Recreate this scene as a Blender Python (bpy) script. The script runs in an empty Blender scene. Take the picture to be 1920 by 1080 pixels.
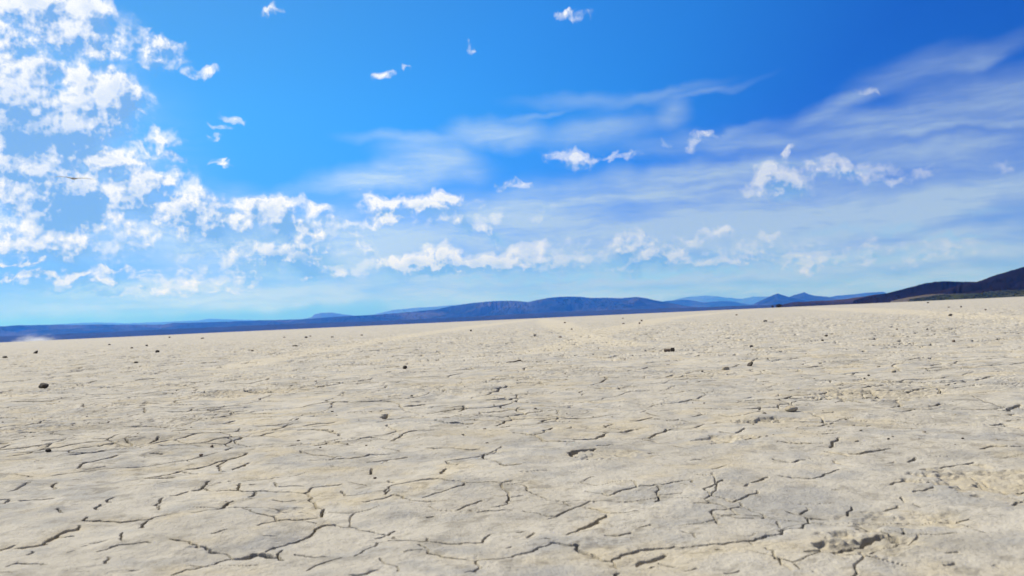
import bpy, math, random, time
import numpy as np
from mathutils import Matrix, Vector

T0 = time.time()
rng = np.random.default_rng(7)
random.seed(7)
scene = bpy.context.scene
C = scene.collection

# ------------------------------------------------------------------ camera
FPX, CX, CY, CAM_H = 1550.0, 960.0, 540.0, 0.35
ROLL = math.atan(0.0448)
PITCH = math.atan(57 * math.cos(ROLL) / FPX)
Fv = np.array([0, math.cos(PITCH), math.sin(PITCH)])
R0 = np.array([1.0, 0, 0]); U0 = np.array([0, -math.sin(PITCH), math.cos(PITCH)])
Rv = math.cos(ROLL) * R0 - math.sin(ROLL) * U0
Uv = math.sin(ROLL) * R0 + math.cos(ROLL) * U0

def ray(px, py):
    d = Fv + (px - CX) / FPX * Rv + (CY - py) / FPX * Uv
    return d / np.linalg.norm(d)

def azel(px, py):
    d = ray(px, py)
    return math.atan2(d[0], d[1]), math.asin(d[2])

def gnd(px, py):                      # a photo point on the flat lake bed -> world metres
    d = ray(px, py)
    t = CAM_H / max(-d[2], 1e-4)
    return np.array([d[0] * t, d[1] * t])

cam_d = bpy.data.cameras.new('camera')
cam = bpy.data.objects.new('camera', cam_d); C.objects.link(cam)
M = Matrix(((Rv[0], Uv[0], -Fv[0], 0), (Rv[1], Uv[1], -Fv[1], 0), (Rv[2], Uv[2], -Fv[2], CAM_H), (0, 0, 0, 1)))
cam.matrix_world = M
cam_d.sensor_width = 36; cam_d.lens = 36 * FPX / 1920
cam_d.clip_start = 0.02; cam_d.clip_end = 60000
cam_d.dof.use_dof = True; cam_d.dof.focus_distance = 2.9; cam_d.dof.aperture_fstop = 7.5
scene.camera = cam
scene.render.resolution_x, scene.render.resolution_y = 1024, 576

# ------------------------------------------------------------------ helpers
def tag(o, label=None, cat=None, group=None, kind=None):
    if label: o['label'] = label
    if cat: o['category'] = cat
    if group: o['group'] = group
    if kind: o['kind'] = kind
    return o

def mesh_obj(name, verts, faces, mat, parent=None, smooth=True):
    me = bpy.data.meshes.new(name)
    verts = np.asarray(verts, np.float32); faces = np.asarray(faces, np.int32)
    n = faces.shape[1]
    me.vertices.add(len(verts)); me.vertices.foreach_set('co', verts.ravel())
    me.loops.add(faces.size); me.loops.foreach_set('vertex_index', faces.ravel())
    me.polygons.add(len(faces))
    me.polygons.foreach_set('loop_start', np.arange(0, faces.size, n, dtype=np.int32))
    me.polygons.foreach_set('loop_total', np.full(len(faces), n, np.int32))
    me.polygons.foreach_set('use_smooth', np.full(len(faces), smooth, bool))
    me.update(calc_edges=True)
    me.materials.append(mat)
    o = bpy.data.objects.new(name, me); C.objects.link(o)
    if parent: o.parent = parent
    return o

_perm = rng.permutation(256).astype(np.int32); _perm = np.concatenate([_perm, _perm])
_ga = (np.arange(16) / 16 * 2 * np.pi); _gx = np.cos(_ga).astype(np.float32); _gy = np.sin(_ga).astype(np.float32)
def pn(x, y, seed=0):                 # gradient noise, about -0.7..0.7
    x = x + seed * 17.31; y = y + seed * 7.77
    xi = np.floor(x); yi = np.floor(y)
    xf = (x - xi).astype(np.float32); yf = (y - yi).astype(np.float32)
    xi = xi.astype(np.int64) & 255; yi = yi.astype(np.int64) & 255
    u = xf * xf * xf * (xf * (xf * 6 - 15) + 10); v = yf * yf * yf * (yf * (yf * 6 - 15) + 10)
    def g(ix, iy, fx, fy):
        h = _perm[_perm[ix & 255] + (iy & 255)] & 15
        return _gx[h] * fx + _gy[h] * fy
    a = g(xi, yi, xf, yf); b = g(xi + 1, yi, xf - 1, yf)
    c = g(xi, yi + 1, xf, yf - 1); d = g(xi + 1, yi + 1, xf - 1, yf - 1)
    a += u * (b - a); c += u * (d - c)
    return a + v * (c - a)
def fbm(x, y, oct=4, seed=0, gain=0.5, lac=2.03):
    s = 0; a = 1.0
    for i in range(oct):
        s = s + a * pn(x, y, seed + i * 3); x = x * lac; y = y * lac; a *= gain
    return s
def sst(a, b, x):
    t = np.clip((x - a) / (b - a), 0, 1); return t * t * (3 - 2 * t)

class NT:                             # small wrapper for building node trees
    def __init__(s, tree): s.t = tree; s.n = tree.nodes; s.l = tree.links
    def put(s, sock, v):
        if isinstance(v, bpy.types.NodeSocket): s.l.new(v, sock)
        elif v is not None: sock.default_value = v
    def node(s, typ, ins=None, **props):
        n = s.n.new(typ)
        for k, v in props.items(): setattr(n, k, v)
        for k, v in (ins or {}).items(): s.put(n.inputs[k], v)
        return n
    def m(s, op, a, b=None, c=None, clamp=False):
        n = s.n.new('ShaderNodeMath'); n.operation = op; n.use_clamp = clamp
        for i, v in enumerate((a, b, c)):
            if v is not None: s.put(n.inputs[i], v)
        return n.outputs[0]
    def vm(s, op, a, b=None, scale=None):
        n = s.n.new('ShaderNodeVectorMath'); n.operation = op
        s.put(n.inputs[0], a)
        if b is not None: s.put(n.inputs[1], b)
        if scale is not None: s.put(n.inputs['Scale'], scale)
        return n.outputs['Value'] if op in ('LENGTH', 'DOT_PRODUCT') else n.outputs[0]
    def mr(s, v, a, b, c=0.0, d=1.0, smooth=True):
        n = s.n.new('ShaderNodeMapRange'); n.interpolation_type = 'SMOOTHSTEP' if smooth else 'LINEAR'
        for k, x in zip((0, 1, 2, 3, 4), (v, a, b, c, d)): s.put(n.inputs[k], x)
        return n.outputs[0]
    def mix(s, f, a, b, blend='MIX'):
        n = s.n.new('ShaderNodeMix'); n.data_type = 'RGBA'; n.blend_type = blend; n.clamp_result = False
        s.put(n.inputs[0], f)
        for sock, v in ((n.inputs[6], a), (n.inputs[7], b)):
            if isinstance(v, tuple) and len(v) == 3: v = v + (1,)
            s.put(sock, v)
        return n.outputs[2]
    def noise(s, vec, scale, detail=2, rough=0.5, dist=0.0, lac=2.0, color=False, dims='3D', w=None):
        n = s.n.new('ShaderNodeTexNoise'); n.noise_dimensions = dims
        if vec is not None: s.put(n.inputs['Vector'], vec)
        if w is not None: s.put(n.inputs['W'], w)
        n.inputs['Scale'].default_value = scale; n.inputs['Detail'].default_value = detail
        n.inputs['Roughness'].default_value = rough; n.inputs['Distortion'].default_value = dist
        n.inputs['Lacunarity'].default_value = lac
        return n.outputs['Color' if color else 'Fac']

def new_mat(name, rough=0.9):
    m = bpy.data.materials.new(name); m.use_nodes = True
    nt = NT(m.node_tree); b = m.node_tree.nodes['Principled BSDF']
    b.inputs['Roughness'].default_value = rough
    b.inputs['Specular IOR Level'].default_value = 0.25
    return m, nt, b

# ------------------------------------------------------------------ ground heights
# cracks traced as ground polylines: (origin, divisor, [(points, width)])
TR = []
def tr(ox, oy, div, *lines):
    for pts, w in lines: TR.append(([(ox + x / div, oy + y / div) for x, y in pts], w / (6 if div == 6 else 4.2)))
tr(0, 900, 6,
 ([(-60,790),(0,768),(100,735),(165,712)],8), ([(180,740),(380,712),(500,690),(560,640),(640,600),(720,565),(860,535),(890,505)],6),
 ([(940,452),(1120,447),(1250,445),(1370,447),(1520,432),(1560,425),(1680,430),(1780,395),(1920,372)],4.5), ([(940,452),(980,405)],3),
 ([(1665,450),(1600,500),(1605,545)],6), ([(1100,785),(1250,742),(1340,722),(1500,722),(1620,705),(1700,730)],3.5),
 ([(75,965),(190,915),(300,925),(400,925),(520,960)],7), ([(1830,195),(1745,250),(1785,275),(1795,320)],3),
 ([(1130,262),(1100,315)],2.5), ([(1275,190),(1245,235)],2.5), ([(360,775),(310,825)],2.5), ([(1385,570),(1385,690)],4),
 ([(220,210),(400,195),(600,180)],1.5), ([(650,315),(715,355)],2), ([(0,205),(90,195),(40,235),(0,242)],5), ([(640,10),(585,40),(610,85)],2.5),
 ([(1430,72),(1560,55),(1700,45)],2.5), ([(1780,40),(1920,22)],3), ([(1020,685),(1100,680),(1200,660)],7), ([(925,715),(975,705)],5),
 ([(700,612),(820,605)],4), ([(1460,1015),(1560,1005)],5), ([(900,1050),(1000,1045)],4), ([(1180,940),(1220,880)],2), ([(760,785),(830,760)],3))
tr(320, 900, 6,
 ([(0,170),(100,150),(190,122)],2.5), ([(250,108),(320,100),(370,60),(440,15)],2.5), ([(355,75),(410,95),(440,105)],5),
 ([(520,105),(600,90),(700,88),(820,95),(920,90),(1080,85),(1270,97),(1400,110),(1505,120)],3.6),
 ([(1505,120),(1560,75),(1620,30),(1750,22),(1920,15)],2.6), ([(1170,5),(1215,38),(1500,35)],1.8),
 ([(1505,120),(1545,140),(1570,200),(1610,215),(1640,275),(1700,295)],3), ([(1725,295),(1700,335),(1710,365)],8),
 ([(1710,365),(1600,392),(1400,415),(1200,432),(1180,412),(980,375),(900,350),(820,310)],4),
 ([(930,90),(940,130),(880,175)],6), ([(920,205),(790,210)],4), ([(700,228),(640,260),(580,305),(470,338)],6), ([(400,345),(240,368)],3.5),
 ([(0,688),(120,695),(280,730),(400,765),(450,795),(630,805),(690,850)],6),
 ([(415,945),(520,900),(690,860)],6), ([(690,860),(850,840),(940,790),(1040,795),(1110,825),(1200,830),(1260,860)],13), ([(1260,740),(1200,830)],4),
 ([(1070,760),(1110,725),(1290,670)],5), ([(1290,670),(1400,640),(1500,595),(1620,510),(1760,445),(1860,455),(1920,475)],6),
 ([(1400,800),(1500,815),(1600,845),(1790,850)],3.5), ([(20,1060),(90,1030),(180,990),(350,965),(415,945)],4),
 ([(1540,430),(1640,435)],4), ([(740,85),(780,20)],4), ([(640,540),(470,600)],1.5), ([(1150,208),(1260,218),(1400,205)],1.8),
 ([(1180,445),(980,490)],1.5), ([(1540,1010),(1700,930),(1920,880)],2), ([(900,30),(960,25)],6), ([(1050,610),(1200,600)],5))
tr(640, 900, 6,
 ([(0,480),(250,525),(430,560),(520,575)],4), ([(600,530),(520,575),(380,620)],2), ([(590,585),(610,650)],2),
 ([(0,90),(40,133),(240,120),(480,115)],2.4), ([(490,125),(530,65),(570,55),(800,35),(1000,5),(1180,20),(1300,20),(1420,42),(1700,35),(1790,42),(1920,20)],3),
 ([(490,150),(540,95)],3), ([(530,0),(590,35)],2.5), ([(630,158),(780,215),(930,222),(1060,222)],3.5), ([(580,155),(250,225)],1.4),
 ([(1390,55),(1150,125),(920,185)],1.6), ([(1790,42),(1810,80),(1890,170),(1700,270)],1.6),
 ([(180,835),(250,765),(370,730),(400,675),(520,665),(790,685),(960,700)],3.4), ([(965,650),(985,700),(1200,715),(1450,690),(1580,683),(1680,580)],2.4),
 ([(870,735),(940,760),(975,830),(1200,880),(1400,905),(1510,935),(1600,900),(1750,880),(1920,845)],5),
 ([(1510,935),(1510,965),(1575,1010),(1500,1060),(1400,1085)],6), ([(430,900),(480,960),(600,990),(640,1060)],1.4),
 ([(100,1085),(280,1072),(420,1030)],5), ([(1310,305),(1400,270),(1580,215)],1.8), ([(1540,325),(1920,300)],1.8), ([(970,370),(1030,362)],5), ([(150,860),(190,825)],7), ([(1860,740),(1910,730)],6), ([(720,830),(920,800)],3))
tr(960, 900, 6,
 ([(0,850),(90,810),(230,780),(440,690)],5), ([(370,640),(430,650)],9), ([(440,675),(520,680),(720,715),(790,790),(910,820),(980,855),(1110,885)],8),
 ([(1110,885),(1200,850),(1300,805),(1440,770),(1680,745),(1830,730),(1920,750)],7), ([(1110,885),(1190,960)],4), ([(1210,1000),(1180,1085),(1170,1150)],14),
 ([(620,605),(700,575)],3), ([(700,575),(780,530),(870,500),(960,460),(1020,410),(1060,380)],9), ([(820,285),(900,300),(1000,325),(1100,365)],6), ([(1100,365),(1200,360),(1420,345)],2.5),
 ([(130,310),(260,325),(400,370),(500,370),(600,330),(730,290)],3), ([(500,195),(580,230),(660,280)],2), ([(830,115),(950,140),(1100,165),(1240,120),(1410,90),(1600,75),(1920,20)],2.8),
 ([(1350,30),(1410,85)],4), ([(1640,85),(1640,165),(1610,240)],2.8), ([(1640,165),(1920,155)],1.8), ([(1050,610),(1200,615),(1340,575)],4), ([(1440,535),(1560,520)],9),
 ([(0,165),(120,150)],2), ([(1400,930),(1480,880),(1620,850),(1720,825)],14), ([(1650,895),(1830,940)],4), ([(920,235),(950,225)],6), ([(60,580),(130,570)],6), ([(170,625),(250,580)],7), ([(1560,955),(1600,940)],5))
tr(1280, 900, 6,
 ([(0,745),(200,745),(450,730),(680,690)],4), ([(680,690),(840,660),(1100,630)],7), ([(1110,640),(1100,580),(1150,555)],9), ([(1150,555),(1350,550),(1370,480),(1420,455),(1390,390),(1650,400)],3.6),
 ([(1100,530),(1060,450)],3), ([(240,120),(340,185),(560,235),(690,195),(850,150),(840,130)],3.2), ([(240,120),(360,75),(460,20)],2.6), ([(690,75),(740,45)],8),
 ([(780,35),(880,0),(960,-35)],4), ([(130,265),(250,260),(430,265)],2.6), ([(350,340),(510,315),(640,285)],2.4), ([(340,390),(600,430),(800,430)],2.2),
 ([(640,240),(760,300),(900,360),(940,400),(900,425)],2), ([(350,340),(340,390),(440,510)],1.6), ([(1390,270),(1380,310),(1325,355)],2), ([(1900,260),(1850,340)],5),
 ([(940,770),(1030,850),(1050,890),(1160,965),(1230,1010)],7), ([(375,795),(450,790)],12), ([(760,710),(790,735)],8), ([(1380,825),(1550,820),(1760,785),(1900,720)],8),
 ([(0,590),(150,660)],1.4), ([(1690,82),(1760,92)],5), ([(470,1040),(640,1010)],9), ([(1470,1040),(1510,1055)],8), ([(30,990),(160,970)],6), ([(0,10),(100,15),(110,45)],2.5))
tr(1600, 900, 6,
 ([(430,50),(450,35),(760,10)],2.6), ([(680,118),(800,100),(900,75)],2), ([(1330,30),(1480,65),(1600,90),(1750,110)],4), ([(540,165),(570,220)],3), ([(350,315),(500,265)],4),
 ([(0,730),(80,715),(160,680),(340,635),(460,665),(520,695),(640,755)],10), ([(1000,400),(1150,450),(1300,425)],5), ([(1050,855),(1180,840)],4), ([(1800,260),(1850,225),(1910,220)],5),
 ([(1850,85),(1920,70)],5), ([(1400,0),(1500,45)],4), ([(840,35),(860,30)],7), ([(60,800),(120,840)],9), ([(550,560),(560,630)],5), ([(1030,965),(1140,945)],5), ([(1590,985),(1630,995)],7))
tr(0, 760, 3,
 ([(440,345),(480,320),(660,285)],1.8), ([(820,405),(1000,350),(1180,320),(1390,272)],2.4), ([(1000,350),(1110,380)],1.6), ([(755,390),(980,400)],1.5), ([(1270,300),(1265,365)],1.6),
 ([(430,270),(690,238)],1.5), ([(330,115),(420,102)],3), ([(1480,235),(1700,205)],1.6), ([(1690,260),(1780,275),(1920,285)],1.6), ([(1680,130),(1860,140),(1910,165)],2.6), ([(1710,110),(1880,95)],1.6),
 ([(110,160),(200,155),(320,130)],5), ([(0,200),(40,205)],4), ([(850,18),(1020,12)],2), ([(530,96),(690,85)],2), ([(650,120),(950,120)],2.2), ([(1240,100),(1320,85)],5), ([(830,215),(890,180)],3), ([(1740,230),(1840,205)],7), ([(850,268),(910,265)],6),
 ([(640,20),(700,5)],3), ([(970,150),(1050,140)],3), ([(480,350),(590,332)],3), ([(1310,355),(1400,320)],3.5))
tr(640, 760, 3,
 ([(245,70),(240,45),(265,40)],6), ([(250,70),(400,62),(540,70)],2.2), ([(580,78),(660,62),(770,60)],2.4), ([(530,88),(600,110),(740,105)],3.4), ([(870,130),(950,115)],2.6),
 ([(970,155),(1090,170),(1180,200),(1310,200)],2.8), ([(1090,165),(1190,125)],2.2), ([(1310,190),(1420,180),(1500,145)],3), ([(1480,140),(1600,135),(1670,125)],3.2), ([(1100,48),(1220,60),(1260,62)],2.2),
 ([(1220,65),(1130,98)],1.8), ([(1660,90),(1750,70)],5), ([(280,205),(360,165),(520,150)],2), ([(60,182),(160,185),(240,195)],2), ([(860,250),(860,320),(920,345),(1010,340)],2.4),
 ([(600,310),(720,290),(860,272)],2), ([(0,295),(160,262),(270,262)],2.4), ([(150,310),(370,285)],1.6), ([(590,355),(580,385)],4.5), ([(590,315),(655,335)],3.4), ([(170,350),(160,375)],3.5),
 ([(1300,290),(1330,255),(1430,240)],5.5), ([(1440,225),(1530,208)],1.6), ([(1735,170),(1750,155),(1830,125)],2.4), ([(0,215),(70,220)],4), ([(1540,270),(1620,280)],5), ([(1730,262),(1760,258)],7), ([(690,160),(720,175)],2), ([(480,240),(780,240)],2))
tr(1280, 760, 3,
 ([(355,200),(440,180)],2.2), ([(210,145),(300,155),(350,130)],2.8), ([(450,75),(520,72),(590,68)],9), ([(300,90),(370,82)],6), ([(790,165),(870,162)],6), ([(830,230),(880,190)],3.4),
 ([(1780,20),(1830,22),(1900,0)],4.6), ([(1835,60),(1870,45)],5), ([(1830,100),(1900,88)],6), ([(1740,122),(1800,115),(1890,135)],3.2), ([(1680,252),(1750,240),(1840,245),(1920,240)],3),
 ([(1450,345),(1560,320),(1640,310)],2), ([(590,120),(850,92)],1.4), ([(50,295),(110,290)],1.8), ([(510,295),(610,310),(690,295)],2), ([(540,390),(730,400),(880,345)],2.4), ([(850,300),(960,330)],1.8),
 ([(800,250),(900,265),(930,275)],2.6), ([(1270,310),(1310,290)],5), ([(180,185),(270,190)],7), ([(1160,310),(1190,305)],4), ([(790,45),(850,40)],4), ([(560,210),(790,215)],3), ([(940,262),(1170,245)],3.4), ([(1610,380),(1850,470)],3))
tr(730, 660, 6,
 ([(0,505),(160,488)],5), ([(170,615),(400,565)],3.6), ([(640,610),(830,597),(835,630),(790,650)],4), ([(1110,548),(1370,548),(1500,510)],3.6), ([(1100,480),(1230,415),(1330,392)],3.4),
 ([(1440,560),(1520,582)],4), ([(540,230),(660,215)],4), ([(780,255),(880,245)],4), ([(900,240),(990,240)],5), ([(1700,213),(1890,215)],3), ([(1615,230),(1640,220),(1720,240)],3), ([(1500,105),(1620,105)],3), ([(1660,103),(1760,98)],3.4), ([(350,190),(620,185)],2))
tr(1280, 480, 3,
 ([(455,622),(580,627),(690,625),(790,615)],3.6), ([(830,652),(930,670)],4), ([(970,700),(1100,700),(1400,708),(1640,698),(1740,680)],3.4), ([(1100,757),(1260,760),(1390,738)],3),
 ([(1000,750),(1130,735)],2.4), ([(1060,760),(1130,800),(1280,810)],4), ([(1390,840),(1450,828),(1540,833)],3), ([(1420,643),(1530,632)],2.4), ([(1740,655),(1850,652)],2.6), ([(1120,525),(1160,520)],5), ([(1210,815),(1180,850)],3), ([(1520,415),(1570,405)],3))
tr(0, 500, 3, ([(120,550),(200,545)],4), ([(330,530),(410,528)],5), ([(280,627),(400,617)],4), ([(770,640),(830,632),(900,630)],4.5), ([(560,682),(660,675)],4), ([(1380,695),(1450,700),(1550,702)],5),
 ([(950,782),(1060,775),(1180,768)],4), ([(1150,540),(1280,530)],4), ([(710,745),(780,743)],4), ([(250,785),(310,775)],3), ([(990,622),(1040,620)],4))

# hollows: photo position, length along x, across, depth (m), rotation
PITS = [(1640,1025,.085,.050,.010,0.1), (1872,897,.12,.075,.010,0.5), (1362,822,.05,.03,.010,0.2),
 (1463,785,.05,.02,.012,0), (1395,789,.03,.015,.008,0), (600,832,.05,.02,.008,.2), (290,851,.03,.014,.004,0), (85,805,.09,.03,.008,.1), (1700,975,.10,.05,.006,.0),
 (560,955,.05,.03,.005,0), (1140,850,.06,.04,.006,0), (485,735,.1,.05,.012,0),
 (1670,740,.12,.05,.01,0), (270,830,.06,.04,.006,.2)]

def spacing(r):                       # local grid spacing of the sheet, for crack widths the mesh can carry
    return np.where(r < 6, 0.0017 * r, 0.0017 * 6 + (r - 6) * 0.004)

def base_height(x, y):
    r = np.sqrt(x * x + y * y)
    h = 0.030 * fbm(x * 0.11, y * 0.11, 3, 1) * sst(2, 12, r)
    h += 0.006 * fbm(x * 0.9, y * 0.9, 2, 5) * sst(0.6, 3, r)
    wx = x + 0.05 * pn(x * 4, y * 4, 11); wy = y + 0.05 * pn(x * 4, y * 4, 12)
    h += 0.0140 * pn(wx * 2.9, wy * 2.9, 21)
    n8 = pn(wx * 8.5, wy * 8.5, 22)
    h += 0.0052 * n8 - 0.0040 * np.abs(pn(wx * 6.3, wy * 6.3, 23))
    h += 0.0020 * pn(x * 22, y * 22, 24)
    h -= 6.0 * sst(300, 760, r)
    return h

def fine_height(x, y):
    h = 0.0009 * pn(x * 55, y * 55, 31) + 0.0005 * pn(x * 120, y * 120, 32)
    # flaking crust: thin terraces with sharp little scarps
    n = (fbm(x * 2.3, y * 2.3, 4, 41, 0.55) + 0.02 * pn(x * 30, y * 30, 46)) * 7.0
    fl = np.floor(n); fr = n - fl
    m = sst(-0.10, 0.28, pn(x * 1.1, y * 1.1, 44))
    rq = np.sqrt(x * x + y * y)
    h += 0.0060 * sst(1.9, 4.2, rq) * (1 + 0.10 * np.clip(rq - 4, 0, 18)) * m * (fl + sst(0.0, 0.14, fr) - n)
    h += 0.0016 * (fbm(x * 34, y * 34, 2, 33)) * sst(0.0, 0.3, pn(x * 2.7, y * 2.7, 35))
    return h

def worley_edge(x, y, size, seed):    # distance (m) to the nearest cell border of a jittered grid
    gx = x / size; gy = y / size
    ix = np.floor(gx).astype(np.int64); iy = np.floor(gy).astype(np.int64)
    def pt(i, j):
        h = _perm[_perm[(i + seed) & 255] + (j & 255)]; k = _perm[h + 57]
        return i + 0.1 + 0.8 * h / 255.0, j + 0.1 + 0.8 * k / 255.0
    bd = np.full(x.shape, 1e9); bx = np.zeros_like(x); by = np.zeros_like(x)
    for i in (-1, 0, 1):
        for j in (-1, 0, 1):
            px, py = pt(ix + i, iy + j); d = (px - gx) ** 2 + (py - gy) ** 2
            m = d < bd; bd = np.where(m, d, bd); bx = np.where(m, px, bx); by = np.where(m, py, by)
    e = np.full(x.shape, 9.0)
    for i in (-2, -1, 0, 1, 2):
        for j in (-2, -1, 0, 1, 2):
            if abs(i) == 2 and abs(j) == 2: continue
            px, py = pt(ix + i, iy + j); dx = px - bx; dy = py - by
            L = np.sqrt(dx * dx + dy * dy)
            ok = L > 1e-6
            v = ((0.5 * (px + bx) - gx) * dx + (0.5 * (py + by) - gy) * dy) / np.where(ok, L, 1)
            e = np.where(ok, np.minimum(e, v), e)
    return e * size

def pits_h(x, y):
    h = np.zeros_like(x); sand = np.zeros_like(x)
    for (px, py, a, b, dep, rot) in PITS:
        c = gnd(px, py); q = np.hypot(*c) / 1.5; a2, b2 = a * max(q, .7), b * max(q, .7) * 1.5
        m = (np.abs(x - c[0]) < 2 * a2) & (np.abs(y - c[1]) < 2 * a2)
        if not m.any(): continue
        dx = x[m] - c[0]; dy = y[m] - c[1]
        ca, sa = math.cos(rot), math.sin(rot)
        u = (dx * ca + dy * sa) / a2; v = (-dx * sa + dy * ca) / b2
        rr = np.sqrt(u * u + v * v) + 0.75 * fbm(x[m] * 20, y[m] * 20, 3, 61, 0.6)
        # steep on the sun side (left), gentle on the right
        edge = np.where(u < 0, 0.25, 0.8)
        p = 1 - sst(1 - edge, 1.05, rr)
        h[m] -= dep * 0.75 * p * (1 + 0.35 * pn(x[m] * 40, y[m] * 40, 63)) + 0.0012 * sst(0.0, 0.6, p) * fbm(x[m] * 75, y[m] * 75, 2, 64)
        sand[m] = np.maximum(sand[m], 0.55 * (1 - sst(0.6, 1.3, rr)) * sst(-0.4, 0.6, u))
    return h, sand

# ------------------------------------------------------------------ ground sheet (polar grid centred below the camera)
a_dense = np.linspace(-math.radians(35), math.radians(35), 1480)
step = a_dense[1] - a_dense[0]
right = []; a = a_dense[-1]; s = step
while a < math.pi - 0.03:
    s = min(s * 1.06, 0.05); a += s; right.append(min(a, math.pi - 0.02))
right = np.array(right)
ANG = np.concatenate([-right[::-1], a_dense, right]); NA = len(ANG)
rad = [0.0005, 0.15, 0.3, 0.45, 0.6, 0.7, 0.78]
r = 0.8
while r < 6: rad.append(r); r *= 1.00165
while r < 60: rad.append(r); r *= 1.0042
while r < 900: rad.append(r); r *= 1.03
rad += [1100, 1500, 2200, 3500, 6000, 10000, 15000, 19000]
RAD = np.array(rad); NR = len(RAD)
RR, AA = np.meshgrid(RAD, ANG, indexing='ij')
GX = RR * np.sin(AA); GY = RR * np.cos(AA)
print('ground grid', NR, NA, NR * NA, time.time() - T0)
# wheel tracks: smooth, pale, slightly pressed bands
TRK = [([(1012,597.5),(930,607),(820,622),(640,650),(420,690)], 0.26), ([(1018,597.5),(1040,606),(1066,618),(1110,632),(1180,648)], 0.24),
       ([(1420,580.5),(1340,587),(1250,597),(1150,618),(1010,660)], 0.26), ([(1500,577),(1640,582),(1800,590),(2000,600)], 0.34)]
track = np.zeros_like(GX)
for pts, w in TRK:
    W = [gnd(a_, b_) for a_, b_ in pts]
    for p, q in zip(W[:-1], W[1:]):
        d = q - p; L = np.hypot(*d)
        t = np.clip(((GX - p[0]) * d[0] + (GY - p[1]) * d[1]) / (L * L), 0, 1)
        ds = np.hypot(GX - p[0] - t * d[0], GY - p[1] - t * d[1])
        wl = w * np.clip(np.hypot(GX, GY) / 12, 1, 4)
        track = np.maximum(track, 1 - sst(0.6, 1.3, ds / wl))

H = base_height(GX, GY)
near = RAD < 70
nn = int(near.sum())
x = GX[:nn]; y = GY[:nn]; rr = RR[:nn]
H[:nn] += fine_height(x, y) * (1 - sst(30, 70, rr)) * (1 - 0.65 * track[:nn])
ph, psand = pits_h(x, y); H[:nn] += ph

crack = np.zeros_like(x, dtype=np.float32)      # crack depth in m
lip = np.zeros_like(x, dtype=np.float32)        # 0..1 closeness to an open crack

def carve(p, q, w0, w1):
    """open one crack segment p->q (world m), widths in m"""
    d = q - p; L = np.hypot(*d)
    if L < 1e-5: return
    R = 0.045 + max(w0, w1)
    pr = [np.hypot(*p), np.hypot(*q)]
    if min(pr) < 0.3: return
    pa = [math.atan2(p[0], p[1]), math.atan2(q[0], q[1])]
    i0, i1 = np.searchsorted(RAD[:nn], [min(pr) - R, max(pr) + R])
    da = R / max(min(pr), 0.3)
    j0, j1 = np.searchsorted(ANG, [min(pa) - da, max(pa) + da])
    if i1 <= i0 or j1 <= j0: return
    sx = x[i0:i1, j0:j1]; sy = y[i0:i1, j0:j1]
    t = np.clip(((sx - p[0]) * d[0] + (sy - p[1]) * d[1]) / (L * L), 0, 1)
    dist = np.hypot(sx - p[0] - t * d[0], sy - p[1] - t * d[1])
    w = w0 + (w1 - w0) * t
    we = np.maximum(w, 1.3 * spacing(RR[i0:i1, j0:j1]))
    dep = np.clip(w * 10.0, 0.022, 0.12) * (1 - sst(0.48, 0.86, dist / (we * 0.75)))
    c = crack[i0:i1, j0:j1]; np.maximum(c, dep, out=c)
    l = lip[i0:i1, j0:j1]; np.maximum(l, np.exp(-(dist / 0.014) ** 1.3) * np.clip(w / 0.007, 0, 1), out=l)

def jag(pts, rough):                  # fractal jaggedness along a polyline
    out = [pts[0]]
    for p, q in zip(pts[:-1], pts[1:]):
        seg = [p, q]
        for k in range(4):
            new = [seg[0]]
            for a_, b_ in zip(seg[:-1], seg[1:]):
                d_ = b_ - a_; L_ = np.hypot(*d_)
                mid = (a_ + b_) / 2 + np.array([-d_[1], d_[0]]) * rng.normal() * rough
                new += [mid, b_]
            seg = new
            if np.hypot(*(seg[1] - seg[0])) < 0.008: break
        out += seg[1:]
    return out

for pts, wpx in TR:
    W = [gnd(px, py) for px, py in pts]
    W = jag(W, 0.085)
    n = len(W) - 1
    Ltot = sum(np.hypot(*(W[k + 1] - W[k])) for k in range(n))
    def seg_w(k):
        p, q = W[k], W[k + 1]; c = (p + q) / 2; dd = max(np.hypot(*c), .5); kh = FPX / dd; kv = FPX * CAM_H / dd ** 2
        e = (q - p) / max(np.hypot(*(q - p)), 1e-6); rv = abs(e @ c) / dd          # along the line of sight?
        return min((1.9 if wpx < 1.2 else 2.4) * wpx * math.hypot(kh * math.sqrt(max(1 - rv * rv, 0)), kv * rv) / (kh * kv), 0.034, 0.10 * Ltot)
    prof = lambda k: (0.30 + 0.70 * math.sin(math.pi * min(max(k / n, 0.03), 0.97)) ** 0.6)
    lo_ = 0.35 if wpx < 1.0 else 0.75
    wob = np.convolve(rng.uniform(lo_, 1.5, n + 5), np.ones(3) / 3, 'same')
    for k in range(n):
        w = seg_w(k); carve(W[k], W[k + 1], w * prof(k) * wob[k], w * prof(k + 1) * wob[k + 1])
print('cracks', time.time() - T0)

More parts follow.
